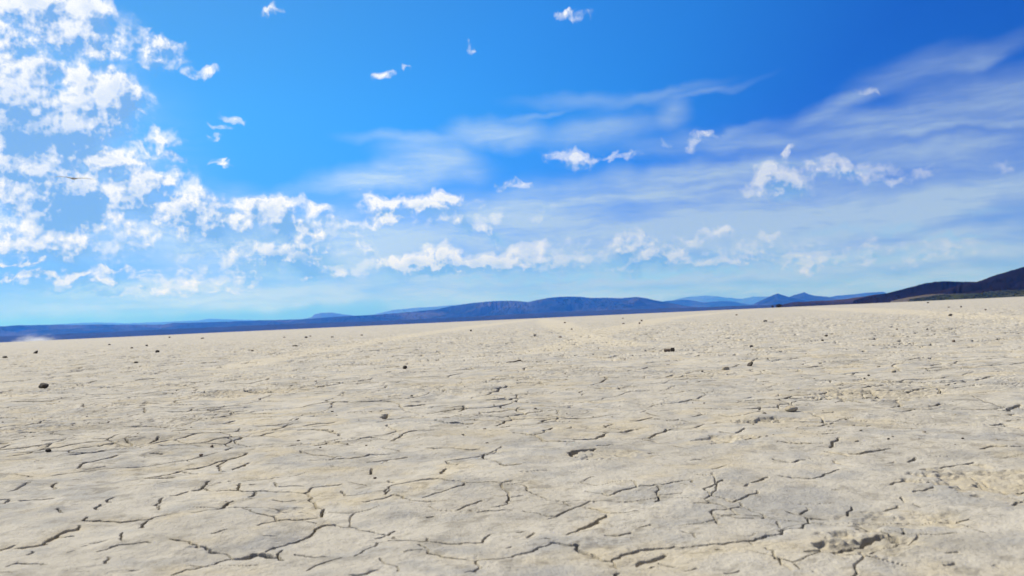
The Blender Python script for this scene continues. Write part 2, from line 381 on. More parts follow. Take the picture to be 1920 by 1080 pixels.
# natural crack network beyond the traced area
wx = x + 0.045 * fbm(x * 5, y * 5, 3, 71) ; wy = y + 0.045 * fbm(x * 5, y * 5, 3, 75)
inframe = (1 - sst(0.56, 0.60, np.abs(AA[:nn]))) * (1 - sst(2.1, 3.2, rr))
for size, w0, seed, thr in ((0.42, 0.0052, 3, 0.02), (0.17, 0.0030, 9, 0.12)):
    e = worley_edge(wx, wy, size, seed)
    mk = sst(thr, thr + 0.30, pn(x * 2.2, y * 2.2, 80 + seed) + 0.35 * pn(x * 9, y * 9, 81 + seed))
    keep = 1 - inframe * (0.86 if size > 0.3 else 0.84)
    across = np.abs(np.gradient(e, axis=0) / np.maximum(np.gradient(rr, axis=0), 1e-6))
    w = w0 * (0.16 + 1.25 * mk) * (mk + 0.9 * (size > 0.3) > 0.02) * keep * (0.40 + 1.5 * np.clip(across, 0, 1) ** 1.5 * (1 + 0.12 * np.minimum(rr, 12)))
    we = np.maximum(w, 1.2 * spacing(rr)) * (w > 0.0004)
    dep = np.clip(w * 13.0, 0.0, 0.060) * (1 - sst(0.45, 0.88, e / np.maximum(we * 0.75, 1e-6)))
    crack = np.maximum(crack, dep.astype(np.float32))
    lip = np.maximum(lip, (np.exp(-(e / 0.014) ** 1.3) * np.clip(w / 0.007, 0, 1)).astype(np.float32))
fade = 1 - sst(14, 45, rr)
H[:nn] -= (crack + 0.0030 * lip) * fade
print('network', time.time() - T0)

# surface character: sand (yellow silt), grey crust
sand = sst(0.02, 0.42, 0.55 * fbm(GX * 1.7, GY * 1.7, 4, 91) + 0.7 * fbm(GX * 6, GY * 6, 3, 95)) * 0.50
grey = sst(-0.06, 0.40, 0.5 * fbm(GX * 2.6 + 5, GY * 2.6, 3, 101) + 0.75 * fbm(GX * 9, GY * 9, 3, 105)) 
sand[:nn] = np.maximum(sand[:nn], np.maximum(psand, 0.75 * lip * (pn(x * 5, y * 5, 97) > 0.05)))
sand[:nn] = np.maximum(sand[:nn], 0.5 * sst(0.0015, 0.006, -ph))
grey *= (1 - 0.8 * sand) * (1 - 0.7 * track); sand = np.maximum(sand, 0.35 * track)

idx = np.arange(NR * NA, dtype=np.int32).reshape(NR, NA)
F1 = np.stack([idx[:-1, :-1], idx[1:, :-1], idx[1:, 1:], idx[:-1, 1:]], -1).reshape(-1, 4)[:, ::-1]
F2 = np.stack([idx[:-1, -1], idx[1:, -1], idx[1:, 0], idx[:-1, 0]], -1).reshape(-1, 4)[:, ::-1]
faces = np.concatenate([F1, F2])

gm, nt, b = new_mat('dry_lake_mud', 0.95)
b.inputs['Specular IOR Level'].default_value = 0.12
pos = nt.node('ShaderNodeNewGeometry').outputs['Position']
att = nt.node('ShaderNodeAttribute', attribute_name='surf').outputs['Color']
sep = nt.node('ShaderNodeSeparateColor', {0: att})
n1 = nt.noise(pos, 26, 5, 0.62); n2 = nt.noise(pos, 3.5, 4, 0.55); n3 = nt.noise(pos, 170, 4, 0.65)
n4 = nt.noise(pos, 0.35, 3, 0.5)
col = nt.mix(nt.mr(n2, 0.35, 0.65), (0.432, 0.395, 0.327), (0.492, 0.452, 0.376))
col = nt.mix(nt.m('MULTIPLY', sep.outputs[1], 0.75), col, (0.330, 0.318, 0.292))
col = nt.mix(nt.m('MULTIPLY', sep.outputs[0], nt.mr(n1, 0.3, 0.6, 0.55, 1.0)), col, (0.500, 0.415, 0.262))
notrack = nt.m('MULTIPLY_ADD', sep.outputs[2], -0.8, 1.0)
patch = nt.m('MULTIPLY', nt.mr(nt.noise(pos, 1.1, 4, 0.6), 0.36, 0.62, 0.35, 1.0), notrack)
col = nt.mix(nt.m('MULTIPLY', nt.m('MULTIPLY', nt.mr(n1, 0.52, 0.70), 0.62), patch), col, (0.170, 0.145, 0.105))
col = nt.mix(nt.m('MULTIPLY', nt.m('MULTIPLY', nt.mr(n3, 0.56, 0.70), 0.55), patch), col, (0.150, 0.125, 0.095))
n5 = nt.noise(pos, 9.0, 5, 0.7)
col = nt.mix(nt.m('MULTIPLY', nt.m('MULTIPLY', nt.mr(n5, 0.54, 0.64), 0.66), patch), col, (0.215, 0.195, 0.160))
n6 = nt.noise(pos, 2.6, 7, 0.72)
col = nt.mix(nt.m('MULTIPLY', nt.m('MULTIPLY', nt.mr(n6, 0.50, 0.64), 0.52), patch), col, (0.230, 0.212, 0.178))
col = nt.mix(nt.m('MULTIPLY', nt.mr(n4, 0.40, 0.62), 0.20), col, (0.33, 0.305, 0.26))
col = nt.mix(nt.m('MULTIPLY', sep.outputs[2], 0.30), col, (0.50, 0.45, 0.35))
# far beyond the lake bed: sage plain
rad_ = nt.vm('LENGTH', pos)
col = nt.mix(nt.mr(rad_, 480, 700), col, (0.075, 0.065, 0.05))
nt.put(b.inputs['Base Color'], col)
bmp = nt.node('ShaderNodeBump', {'Strength': 1.0, 'Distance': 0.0034, 'Height': nt.m('ADD', nt.m('MULTIPLY', nt.noise(pos, 110, 5, 0.72), 1.3), nt.m('MULTIPLY', nt.noise(pos, 16, 5, 0.65), 1.6))})
nt.put(b.inputs['Normal'], bmp.outputs[0])

V = np.stack([GX, GY, H], -1).reshape(-1, 3)
ground = mesh_obj('ground', V, faces, gm)
tag(ground, 'pale cracked dry lake bed stretching to the horizon', kind='structure')
ca = ground.data.attributes.new('surf', 'FLOAT_COLOR', 'POINT')
cc = np.ones((NR * NA, 4), np.float32); cc[:, 0] = sand.ravel(); cc[:, 1] = grey.ravel(); cc[:, 2] = track.ravel()
ca.data.foreach_set('color', cc.ravel())
print('ground done', time.time() - T0)

def ground_z(px_, py_):
    xx = np.array([[px_]]); yy = np.array([[py_]])
    z = base_height(xx, yy) + fine_height(xx, yy) * (1 - sst(30, 70, np.hypot(xx, yy))) + pits_h(xx, yy)[0]
    return float(z[0, 0])

# ------------------------------------------------------------------ stones
def stone_mat(name, c1, c2, rough=0.85):
    m, nt, b = new_mat(name, rough)
    p = nt.node('ShaderNodeTexCoord').outputs['Object']
    n = nt.noise(p, 3.0, 5, 0.65)
    nt.put(b.inputs['Base Color'], nt.mix(nt.mr(n, 0.35, 0.65), c1, c2))
    bp = nt.node('ShaderNodeBump', {'Strength': 0.6, 'Distance': 0.08, 'Height': nt.noise(p, 5, 5, 0.6)})
    nt.put(b.inputs['Normal'], bp.outputs[0]); return m
M_DARK = stone_mat('basalt', (0.030, 0.026, 0.022), (0.085, 0.070, 0.055))
M_BROWN = stone_mat('brown_rock', (0.060, 0.042, 0.030), (0.17, 0.125, 0.09))
M_TAN = stone_mat('tan_pebble', (0.26, 0.21, 0.14), (0.42, 0.37, 0.28))

import bmesh
_icos = {}
def ico(sub):
    if sub not in _icos:
        bm = bmesh.new(); bmesh.ops.create_icosphere(bm, subdivisions=sub, radius=1)
        _icos[sub] = (np.array([v.co[:] for v in bm.verts]), np.array([[v.index for v in f.verts] for f in bm.faces])); bm.free()
    return _icos[sub]

def rock_shape(seed, shape, sub=4):
    v, f = ico(sub); v = v.copy(); R = np.random.default_rng(seed)
    if shape == 'block': v = np.sign(v) * np.abs(v) ** 0.45; v /= np.abs(v).max()
    cuts = {'round': 0, 'block': 3, 'lump': 5, 'shard': 7, 'flat': 4}[shape]
    for _ in range(cuts):
        n = R.normal(size=3); n /= np.linalg.norm(n); n[2] = abs(n[2]) * 0.7; d = R.uniform(0.45, 0.8)
        k = v @ n - d; v -= np.where(k > 0, k, 0)[:, None] * n * 0.9
    if shape == 'shard': v[:, 0] += 0.55 * v[:, 2]; v[:, 2] *= 1 + 0.35 * np.clip(v[:, 0], 0, 1)
    off = 0.10 * pn(v[:, 0] * 1.8 + seed, v[:, 1] * 1.8 + v[:, 2] * 1.3, seed) + 0.045 * pn(v[:, 0] * 5 + seed, v[:, 1] * 5 + v[:, 2] * 4, seed + 1)
    if shape == 'round': off *= 0.55
    v *= (1 + 1.3 * off)[:, None]
    v -= (v.max(0) + v.min(0)) / 2; v /= (v.max(0) - v.min(0)) / 2
    return v, f

def stone(px, py, wpx, hpx, shape, mat, label, yaw=0.0, cat='stone', group='stones scattered on the lake bed', name='stone', depth=0.8):
    g = gnd(px, py - 0.5); d = math.hypot(*g); s = d / FPX
    w = wpx * s / 2; h = hpx * s / 2
    v, f = rock_shape(int(px * 7 + py), shape, 4 if wpx > 10 else 3)
    v = v * np.array([w, w * depth, h])
    c, s_ = math.cos(yaw), math.sin(yaw)
    v = np.stack([v[:, 0] * c - v[:, 1] * s_, v[:, 0] * s_ + v[:, 1] * c, v[:, 2]], -1)
    o = mesh_obj(name, v, f, mat)
    o.location = (g[0], g[1], ground_z(g[0], g[1]) + h * 0.80)
    tag(o, label, cat, group)
    return o

ST = [
 (1484,773,23,11,'round',M_TAN,'smooth pale rounded pebble with a shaded right side on the lake bed'),
 (1251,662,12,6,'block',M_BROWN,'brown brick-shaped rock, left half of the blocky pair'),
 (1261,662,8,7.5,'block',M_DARK,'black angular rock touching the right end of the brick-shaped rock'),
 (82,729,17,10,'lump',M_DARK,'black lumpy rock near the left edge, largest on that side'),
 (1407,686,11,9,'shard',M_DARK,'dark pointed rock leaning to the right, above the tan block'),
 (1361,694,13,6,'block',M_TAN,'tan block stone with a shaded right end, below the dark pointed rock'),
 (759,691,10,7,'lump',M_DARK,'small black rock standing left of the picture centre'),
 (67,664,7,6,'shard',M_DARK,'tiny black pointed stone above the black lumpy rock'),
 (10,672,10,3.5,'flat',M_DARK,'thin flat dark stone at the far left edge'),
 (295,662,7,5,'lump',M_DARK,'small dark stone, lowest of the cluster under the left plateau'),
 (255,682,7,3.5,'flat',M_DARK,'flat dark stone below the left cluster of stones'),
 (205,648,4.5,3,'lump',M_DARK,'speck of dark stone, leftmost of the left cluster'),
 (275,649,4.5,3,'lump',M_DARK,'speck of dark stone directly above the lowest one of the left cluster'),
 (247,654,5,2.5,'flat',M_BROWN,'flat brown stone in the middle of the left cluster'),
 (380,636,7,2.5,'flat',M_DARK,'thin dark stone alone near the left horizon'),
 (318,634,3.5,2.5,'lump',M_BROWN,'faint brown speck close under the left horizon'),
 (533,634,5,2,'flat',M_BROWN,'faint flat stone, left one of the row of four near the horizon'),
 (574,635,6,3,'flat',M_DARK,'dark flat stone, second of the row of four near the horizon'),
 (582,632,4,2,'flat',M_BROWN,'tiny stone just behind the second of the row of four'),
 (623,634,5,2.5,'lump',M_DARK,'dark stone, right end of the row near the horizon'),
 (553,651,10,3.5,'flat',M_DARK,'wide flat dark stone in front of the row near the horizon'),
 (473,659,6,2.5,'flat',M_BROWN,'small flat brown stone left of the wide flat dark stone'),
 (91,849,9,6,'lump',M_DARK,'small dark clod on the left foreground, below the black lumpy rock'),
 (377,854,8,4,'flat',M_BROWN,'flat brown clod in the left foreground'),
 (397,838,6,5,'lump',M_BROWN,'small brown clod behind the flat brown one'),
 (678,630,5,2.5,'flat',M_DARK,'dark flat speck left of the converging tracks'),
 (883,623,4,3.5,'lump',M_DARK,'dark dot of stone beside the left wheel track'),
 (1003,630,6,3,'lump',M_DARK,'dark stone between the two diverging wheel tracks'),
 (1050,633,6.5,4,'lump',M_BROWN,'rounded brown stone just right of the wheel track fork'),
 (1059,607,4,3,'lump',M_BROWN,'tiny brown stone near the point where the tracks meet'),
 (1072,620,4,2.5,'lump',M_DARK,'tiny dark stone midway down the right wheel track'),
 (1169,608,5,2.5,'flat',M_BROWN,'flat speck of stone right of the track fork near the horizon'),
 (1168,598,3.5,2,'lump',M_BROWN,'faintest stone speck under the long blue ridge'),
 (1199,608,4,3.5,'lump',M_BROWN,'brown stone, lower one of two near the horizon below the ridge end'),
 (1203,603,4,3,'lump',M_BROWN,'brown stone, upper one of two near the horizon below the ridge end'),
 (772,742,5,3.5,'lump',M_DARK,'dark crumb of stone below the small black rock'),
 (1435,604,7.5,3.5,'flat',M_DARK,'dark hollow-looking stone below the distant shrubs'),
 (1381,592,4,2.5,'lump',M_BROWN,'brown dot of stone left below the distant shrubs'),
 (1782,592,6,4,'lump',M_DARK,'dark stone below the right-hand hill'),
 (1802,577,3.5,3,'lump',M_DARK,'tiny dark stone close under the green scrub belt'),
 (1779,577,3.5,2,'flat',M_BROWN,'tiny flat stone left of the one under the scrub belt'),
 (1848,582,3.5,2.5,'lump',M_BROWN,'tiny stone nearest the right edge of the picture'),
 (1740,569,3.5,2.5,'lump',M_BROWN,'faint stone just below the tan slope of the right-hand hill'),
 (1549,630,6,3.5,'lump',M_DARK,'dark round stone, upper one of the pair right of centre'),
 (1542,639,4.5,3.5,'lump',M_DARK,'dark round stone, lower one of the pair right of centre'),
 (1409,651,6.5,4.5,'lump',M_DARK,'dark stone behind the dark pointed rock'),
 (1682,620,4,2.5,'lump',M_BROWN,'brown speck, left one of two level specks on the right'),
 (1739,620,4.5,2.5,'lump',M_DARK,'dark speck, right one of two level specks on the right'),
 (1789,642,5.5,4,'lump',M_BROWN,'brown rounded stone on the right half of the flat'),
 (1676,699,8.5,5.5,'round',M_TAN,'small tan pebble on the right, behind the long horizontal crack'),
 (1647,689,7,2.5,'round',M_TAN,'pale flat pebble left of the small tan pebble'),
 (1629,709,4.5,3,'lump',M_DARK,'dark crumb, right one of two above the long horizontal crack'),
 (1621,712,4,2.5,'lump',M_DARK,'dark crumb, left one of two above the long horizontal crack'),
 (1317,699,4.5,3,'lump',M_DARK,'dark crumb left of the tan block stone'),
 (1101,861,5,3,'flat',M_DARK,'flat dark chip beside a crack in the central foreground'),
 (703,894,6,3.5,'flat',M_BROWN,'flat brown chip in the central foreground'),
 (1805,827,4,3,'lump',M_DARK,'dark crumb in the right foreground'),
 (1666,828,5,3,'flat',M_DARK,'flat dark crumb left of the other crumb in the right foreground'),
]
for (px, py, w, h, shp, mat, lab) in ST:
    stone(px, py, w, h, shp, mat, lab, yaw=random.uniform(-0.25, 0.25), depth=0.75)

# twig lying on the mud
def tube(pts, radii, sides=8):
    V_, F_ = [], []
    for k, (p, r_) in enumerate(zip(pts, radii)):
        for s_ in range(sides):
            a_ = 2 * math.pi * s_ / sides
            V_.append((p[0] + 0.3 * r_ * math.cos(a_), p[1] + r_ * math.cos(a_), p[2] + r_ * math.sin(a_)))
    for k in range(len(pts) - 1):
        for s_ in range(sides):
            t_ = (s_ + 1) % sides
            F_.append((k * sides + s_, (k + 1) * sides + s_, (k + 1) * sides + t_, k * sides + t_))
    return V_, F_
p0, p1 = gnd(949, 682), gnd(977, 679.5)
p0 = np.array([*p0, ground_z(*p0)]); p1 = np.array([p1[0], p0[1] + 0.12, ground_z(p1[0], p0[1] + .12)])
pts = []; rr_ = []
for k in range(13):
    t = k / 12; q = (p0 + (p1 - p0) * t) - p0
    pts.append(q + np.array([0, 0.006 * math.sin(5 * t), 0.004 + 0.012 * t + 0.002 * math.sin(9 * t)])); rr_.append(0.0018 + 0.0040 * t)
Vt, Ft = tube(pts, rr_)
tw = mesh_obj('twig', Vt, Ft, M_BROWN); tw.location = p0
tag(tw, 'dry brown twig lying on the mud in the middle distance', 'twig')

# loose crumbs and flakes of mud: too many to count
def scatter(name, n, rmin, rmax, smin, smax, mat, label, seed, flat=0.45, amax=38):
    R = np.random.default_rng(seed); v0, f0 = ico(1)
    VV, FF = [], []
    u = R.uniform(0, 1, n); r_ = rmin * (rmax / rmin) ** u; a_ = np.radians(R.uniform(-amax, amax, n))
    X = r_ * np.sin(a_); Y = r_ * np.cos(a_)
    keep = pn(X * 0.8, Y * 0.8, 5) + 0.5 * pn(X * 3, Y * 3, 6) > -0.05
    X, Y, r_ = X[keep], Y[keep], r_[keep]
    Z = base_height(X, Y) + fine_height(X, Y) * (1 - sst(30, 70, r_)) + pits_h(X, Y)[0]
    for k in range(len(X)):
        s_ = smin * (smax / smin) ** (R.uniform() ** 2.2)
        v = v0 * (1 + R.uniform(-0.3, 0.3, (len(v0), 1)))
        c, s2 = math.cos(k), math.sin(k); ax = R.uniform(0.5, 1.0)
        v = np.stack([v[:, 0] * c - v[:, 1] * s2 * ax, v[:, 0] * s2 + v[:, 1] * c * ax, v[:, 2] * flat], -1) * s_
        VV.append(v + [X[k], Y[k], Z[k] + s_ * flat * 0.5]); FF.append(f0 + k * len(v0))
    o = mesh_obj(name, np.concatenate(VV), np.concatenate(FF), mat, smooth=False)
    return tag(o, label, 'gravel', kind='stuff')
M_CRUMB = stone_mat('mud_crumb', (0.20, 0.17, 0.13), (0.38, 0.33, 0.25))
scatter('mud_crumbs', 3000, 2.2, 40, 0.0010, 0.007, M_CRUMB, 'fine mud crumbs strewn over the lake bed', 3)
scatter('dark_gravel', 380, 3.5, 60, 0.0014, 0.0055, M_DARK, 'fine dark gravel strewn over the lake bed', 4)
print('stones', time.time() - T0)

# ------------------------------------------------------------------ hills
def hill_mat(name, c1, c2, c3, scale):
    m, nt, b = new_mat(name, 1.0)
    b.inputs['Specular IOR Level'].default_value = 0.0
    p = nt.node('ShaderNodeNewGeometry').outputs['Position']
    n = nt.noise(p, scale, 6, 0.6); n_2 = nt.noise(p, scale * 0.22, 4, 0.55)
    col = nt.mix(nt.mr(n, 0.38, 0.62), c1, c2)
    nt.put(b.inputs['Base Color'], nt.mix(nt.mr(n_2, 0.48, 0.66), col, c3)); return m

def hill(name, label, prof, D, mat, front, back, seed, relief=0.25, base=-7.0, n_az=500, n_r=70, fan=0.18, gully=1.0, zcrest=None):
    """a range of hills: skyline points traced from the photo, stood at distance D with real depth"""
    ae = [azel(px, py) for px, py in prof]
    az = np.array([a_ for a_, e_ in ae]); el = np.array([e_ for a_, e_ in ae])
    A = np.linspace(az[0], az[-1], n_az)
    E = np.interp(A, az, el)
    w_ = A - az[0]
    E = E + (0.5 / FPX) * fbm(A * 60 + seed, A * 0 + seed, 4, seed, 0.6) * 1.6
    ker = np.ones(3) / 3; E = np.convolve(np.pad(E, 1, 'edge'), ker, 'valid')
    crest = np.maximum(CAM_H + np.tan(E) * D / np.cos(A * 0), base + 1)
    s_ = np.linspace(-1, 1, n_r)
    s_ = np.sign(s_) * np.abs(s_) ** 1.3
    S, AAh = np.meshgrid(s_, A, indexing='ij')
    Cr = np.broadcast_to(crest, S.shape) - base
    rad_h = D * (1 + 0) + np.where(S < 0, S * front, S * back)
    X = rad_h * np.sin(AAh); Y = rad_h * np.cos(AAh)
    t = 1 - np.abs(S)
    shape = fan * t + (1 - fan) * sst(0.25, 1.0, t) ** 1.15
    shape = np.where(S > 0, sst(0, 1, t), shape)
    k = 1.0 / (D * 0.03)
    wxk = X * k * 0.55 + 0.8 * pn(X * k * .4, Y * k * .4, seed + 3); wyk = Y * k * 0.55 + 0.8 * pn(X * k * .4, Y * k * .4, seed + 4)
    rid = 1 - np.abs(fbm(wxk, wyk, 5, seed, 0.55)) * 2.0
    env = (sst(0.0, 0.35, t) * (1 - sst(0.80, 1.0, t))) 
    z = base + Cr * shape * (1 + relief * gully * env * (rid - 0.65))
    z += Cr * 0.02 * fbm(X * k * 9, Y * k * 9, 3, seed + 7) * sst(0, .3, t)
    endf = np.minimum(sst(0, 0.03, (A - A[0]) / (A[-1] - A[0])), 1 - sst(0.97, 1, (A - A[0]) / (A[-1] - A[0])))
    z = base + (z - base) * np.where(np.broadcast_to(endf, S.shape) < 1, endf, 1)
    vis = CAM_H + np.tan(E) * rad_h                 # the crest stays the skyline
    z = np.where((S != 0) & (t < 0.985), np.minimum(z, np.maximum(vis - 0.004 * np.abs(Cr), base)), z)
    nv = np.stack([X, Y, z], -1).reshape(-1, 3)
    id_ = np.arange(n_r * n_az).reshape(n_r, n_az)
    f = np.stack([id_[:-1, :-1], id_[:-1, 1:], id_[1:, 1:], id_[1:, :-1]], -1).reshape(-1, 4)
    o = mesh_obj(name, nv, f, mat)
    return tag(o, label, kind='structure')

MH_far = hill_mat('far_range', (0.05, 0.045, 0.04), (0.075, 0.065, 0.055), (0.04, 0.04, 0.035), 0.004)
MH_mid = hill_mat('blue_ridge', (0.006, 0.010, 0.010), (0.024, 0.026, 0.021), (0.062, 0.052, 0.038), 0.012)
MH_dark = hill_mat('dark_hill', (0.006, 0.0045, 0.002), (0.017, 0.0105, 0.005), (0.052, 0.034, 0.016), 0.012)
MH_bench = hill_mat('valley_bench', (0.024, 0.025, 0.026), (0.036, 0.034, 0.034), (0.018, 0.022, 0.021), 0.01)

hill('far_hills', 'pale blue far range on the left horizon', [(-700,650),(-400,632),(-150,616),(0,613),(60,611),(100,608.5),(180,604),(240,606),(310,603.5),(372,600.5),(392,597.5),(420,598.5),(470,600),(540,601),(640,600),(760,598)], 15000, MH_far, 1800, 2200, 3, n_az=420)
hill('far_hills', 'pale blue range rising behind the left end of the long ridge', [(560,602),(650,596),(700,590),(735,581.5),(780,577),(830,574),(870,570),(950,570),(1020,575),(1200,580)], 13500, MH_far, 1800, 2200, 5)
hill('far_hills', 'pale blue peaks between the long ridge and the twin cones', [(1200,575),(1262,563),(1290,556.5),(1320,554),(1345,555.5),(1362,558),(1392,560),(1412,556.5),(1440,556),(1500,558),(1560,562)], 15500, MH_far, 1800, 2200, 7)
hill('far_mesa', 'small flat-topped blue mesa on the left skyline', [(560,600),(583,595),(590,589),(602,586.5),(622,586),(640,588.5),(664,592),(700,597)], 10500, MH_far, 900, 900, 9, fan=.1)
hill('ridge', 'low dark blue plateau along the left horizon', [(-800,660),(-500,640),(-200,622),(-40,614),(0,612),(30,609.5),(100,609),(200,608.5),(305,609),(325,605.5),(400,603.5),(480,601),(560,598.5),(640,594),(700,592),(760,592),(860,595),(1000,600)], 5600, MH_mid, 1500, 1200, 11, n_az=800, relief=.6, fan=.35)
hill('ridge', 'long dark blue ridge in the middle of the horizon', [(480,606),(560,600),(640,593),(700,590.5),(770,585),(810,581),(850,574),(887,568),(915,565.5),(950,564),(972,564.5),(990,566.5),(1007,562.5),(1030,558.5),(1053,556),(1087,556.5),(1107,559),(1133,558),(1160,559.5),(1193,557),(1210,558.5),(1223,562),(1250,567),(1285,573),(1340,580),(1400,586)], 5000, MH_mid, 1100, 1000, 13, n_az=1100, n_r=130, relief=.75, fan=.24)
hill('hills', 'mid blue hills right of the long ridge', [(1180,584),(1215,570),(1250,564),(1280,562),(1300,563.5),(1318,567),(1350,564.5),(1378,566),(1400,570),(1440,572),(1480,570)], 8000, MH_mid, 900, 900, 15)
hill('cone_hill', 'left of the twin blue cone hills', [(1385,580),(1412,571),(1428,563),(1440,557),(1450,552.5),(1458,550.3),(1466,553),(1480,557.5),(1495,560),(1530,568),(1560,572)], 5600, MH_mid, 420, 500, 17, n_az=260, relief=.3, fan=.1)
hill('cone_hill', 'right of the twin blue cone hills, with a pointed top', [(1450,578),(1470,562),(1480,557),(1490,553),(1500,550.5),(1508,548),(1516,551.5),(1525,554),(1550,556.5),(1575,562),(1610,570)], 6500, MH_mid, 450, 500, 19, n_az=260, relief=.3, fan=.1)
hill('hills', 'blue mesa ridge behind the foot of the dark hill', [(1500,572),(1548,559),(1570,554.5),(1600,552),(1630,549),(1645,547.5),(1655,547),(1661,549),(1668,554),(1700,562),(1760,570)], 8500, MH_mid, 800, 900, 21, n_az=260)
hill('tableland', 'low dark tableland below the twin cone hills', [(1440,577),(1478,568.8),(1490,566),(1530,564.5),(1570,562.5),(1600,559),(1640,553),(1670,549),(1720,547),(1800,548),(1900,550),(2050,545),(2300,540)], 1300, MH_dark, 240, 260, 23, n_az=600, relief=.2, fan=.6)
hill('dark_hill', 'dark brown hill with a flat top on the right', [(1590,566),(1630,555),(1660,550.5),(1690,543),(1710,538),(1733,531.8),(1750,529.5),(1770,527.6),(1800,528),(1828,528.5),(1850,530),(1920,536),(2050,545)], 800, MH_dark, 200, 220, 25, relief=.5, fan=.25)
hill('dark_hill', 'steep dark brown hill cut off by the right edge', [(1690,562),(1760,546),(1800,535),(1832,528.8),(1845,523.5),(1870,515),(1895,507.5),(1920,500.5),(1960,491),(2050,478),(2200,470),(2450,500),(2800,505),(3200,490)], 680, MH_dark, 210, 240, 27, n_az=600, relief=.45, fan=.3)
# fans of sage and sand in front of the dark hill
MH_tan = hill_mat('sand_fan', (0.085, 0.072, 0.055), (0.12, 0.10, 0.075), (0.05, 0.05, 0.035), 0.06)
MH_green = hill_mat('sage_fan', (0.020, 0.028, 0.010), (0.045, 0.050, 0.018), (0.085, 0.080, 0.030), 0.09)
hill('sand_slope', 'tan bare slope at the foot of the dark hill', [(1660,566.5),(1700,558),(1728,553.5),(1760,551.3),(1790,550.6),(1830,551),(1880,552),(2100,548)], 600, MH_tan, 90, 70, 29, relief=.1, n_az=200, n_r=40)
sage = hill('sage_slope', 'green sage slope along the right horizon', [(1690,564.5),(1735,558),(1760,554),(1790,552.5),(1830,549.5),(1870,547),(1920,544.5),(2000,540),(2200,534),(2500,528)], 540, MH_green, 110, 70, 31, relief=.12, n_az=300, n_r=40)
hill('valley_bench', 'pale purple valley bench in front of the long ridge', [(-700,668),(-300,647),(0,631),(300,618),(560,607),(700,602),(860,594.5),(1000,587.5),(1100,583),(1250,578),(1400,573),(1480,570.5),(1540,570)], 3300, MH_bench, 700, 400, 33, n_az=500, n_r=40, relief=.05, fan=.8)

# scrub belt: shrubs along the sage slope
M_SCRUB, nts, bs = new_mat('scrub_leaves', 0.9)
ps = nts.node('ShaderNodeNewGeometry').outputs['Position']
nts.put(bs.inputs['Base Color'], nts.mix(nts.mr(nts.noise(ps, 0.35, 3), 0.4, 0.62), (0.012, 0.020, 0.007), (0.070, 0.072, 0.020)))
R = np.random.default_rng(12); v0, f0 = ico(1); VV = []; FF = []; k = 0
sv = np.empty(len(sage.data.vertices) * 3, np.float32); sage.data.vertices.foreach_get('co', sv); sv = sv.reshape(-1, 3)
sr = np.hypot(sv[:, 0], sv[:, 1]); sa = np.arctan2(sv[:, 0], sv[:, 1])
sv = sv[(sr < 541) & (sr > 445) & (sv[:, 2] > -2.5) & (sa > azel(1700, 555)[0])]
for q_ in R.integers(0, len(sv), 2600):
    c_ = sv[q_]; s_ = R.uniform(0.18, 0.55)
    if pn(np.array([c_[0] * .03]), np.array([c_[1] * .03]), 9)[0] < -0.15: continue
    for q in range(2):
        v = v0 * (1 + R.uniform(-0.35, 0.35, (len(v0), 1))) * [s_ * 1.2, s_, s_ * 0.75]
        VV.append(v + c_ + [R.normal() * s_, R.normal() * s_, s_ * 0.35]); FF.append(f0 + k * len(v0)); k += 1
scrub = mesh_obj('scrub_belt', np.concatenate(VV), np.concatenate(FF), M_SCRUB, smooth=False)
tag(scrub, 'belt of green desert scrub at the foot of the right-hand hills', 'scrub', kind='stuff')

# two shrubs on the far edge of the lake bed
M_SH = stone_mat('shrub_leaves', (0.030, 0.022, 0.012), (0.075, 0.055, 0.028))
M_ST = stone_mat('shrub_wood', (0.06, 0.045, 0.03), (0.10, 0.08, 0.06))
def shrub(px, base_y, wpx, hpx, D, label, seed):
    R = np.random.default_rng(seed)
    a_, _ = azel(px, base_y); w = wpx / FPX * D / 2; h = hpx / FPX * D
    zb = ground_z(D * math.sin(a_), D * math.cos(a_))
    root = bpy.data.objects.new('desert_shrub', None); C.objects.link(root)
    root.location = (D * math.sin(a_), D * math.cos(a_), zb)
    tag(root, label, 'shrub', 'shrubs on the far lake bed')
    VV, FF = [], []; n = 1500
    for k in range(n):
        d = R.normal(size=3); d /= np.linalg.norm(d); d *= R.uniform(0.35, 1.0) ** 0.5
        c = np.array([d[0] * w, d[1] * w, h * (0.52 + 0.46 * d[2])])
        c *= 1 + 0.12 * pn(np.array([d[0] * 2 + seed]), np.array([d[2] * 2]), seed)[0]
        t1 = R.normal(size=3); t1 /= np.linalg.norm(t1); t2 = np.cross(t1, R.normal(size=3)); t2 /= np.linalg.norm(t2)
        s_ = h * R.uniform(0.04, 0.09)
        VV += [c - t1 * s_, c + t2 * s_ * 0.5, c + t1 * s_, c - t2 * s_ * 0.5]; FF.append([4 * k, 4 * k + 1, 4 * k + 2, 4 * k + 3])
    mesh_obj('crown', VV, FF, M_SH, root, smooth=False)
    TV, TF = [], []
    for k in range(9):
        q = R.uniform(0, 6.28); e = np.array([math.cos(q) * w * 0.6, math.sin(q) * w * 0.6, h * 0.6])
        pts = [e * t + np.array([0, 0, -0.03]) * (1 - t) for t in np.linspace(0, 1, 5)]
        v_, f_ = tube(pts, [h * 0.03 * (1 - 0.7 * t) for t in np.linspace(0, 1, 5)], 5)
        TF += [[i + len(TV) for i in ff] for ff in f_]; TV += v_
    mesh_obj('stems', TV, TF, M_ST, root)
shrub(1460.5, 574, 11, 6.5, 260, 'dark brown rounded shrub on the far edge, the larger of two', 5)
shrub(1448.5, 574, 4.5, 4.5, 300, 'small dark shrub left of the rounded one on the far edge', 6)

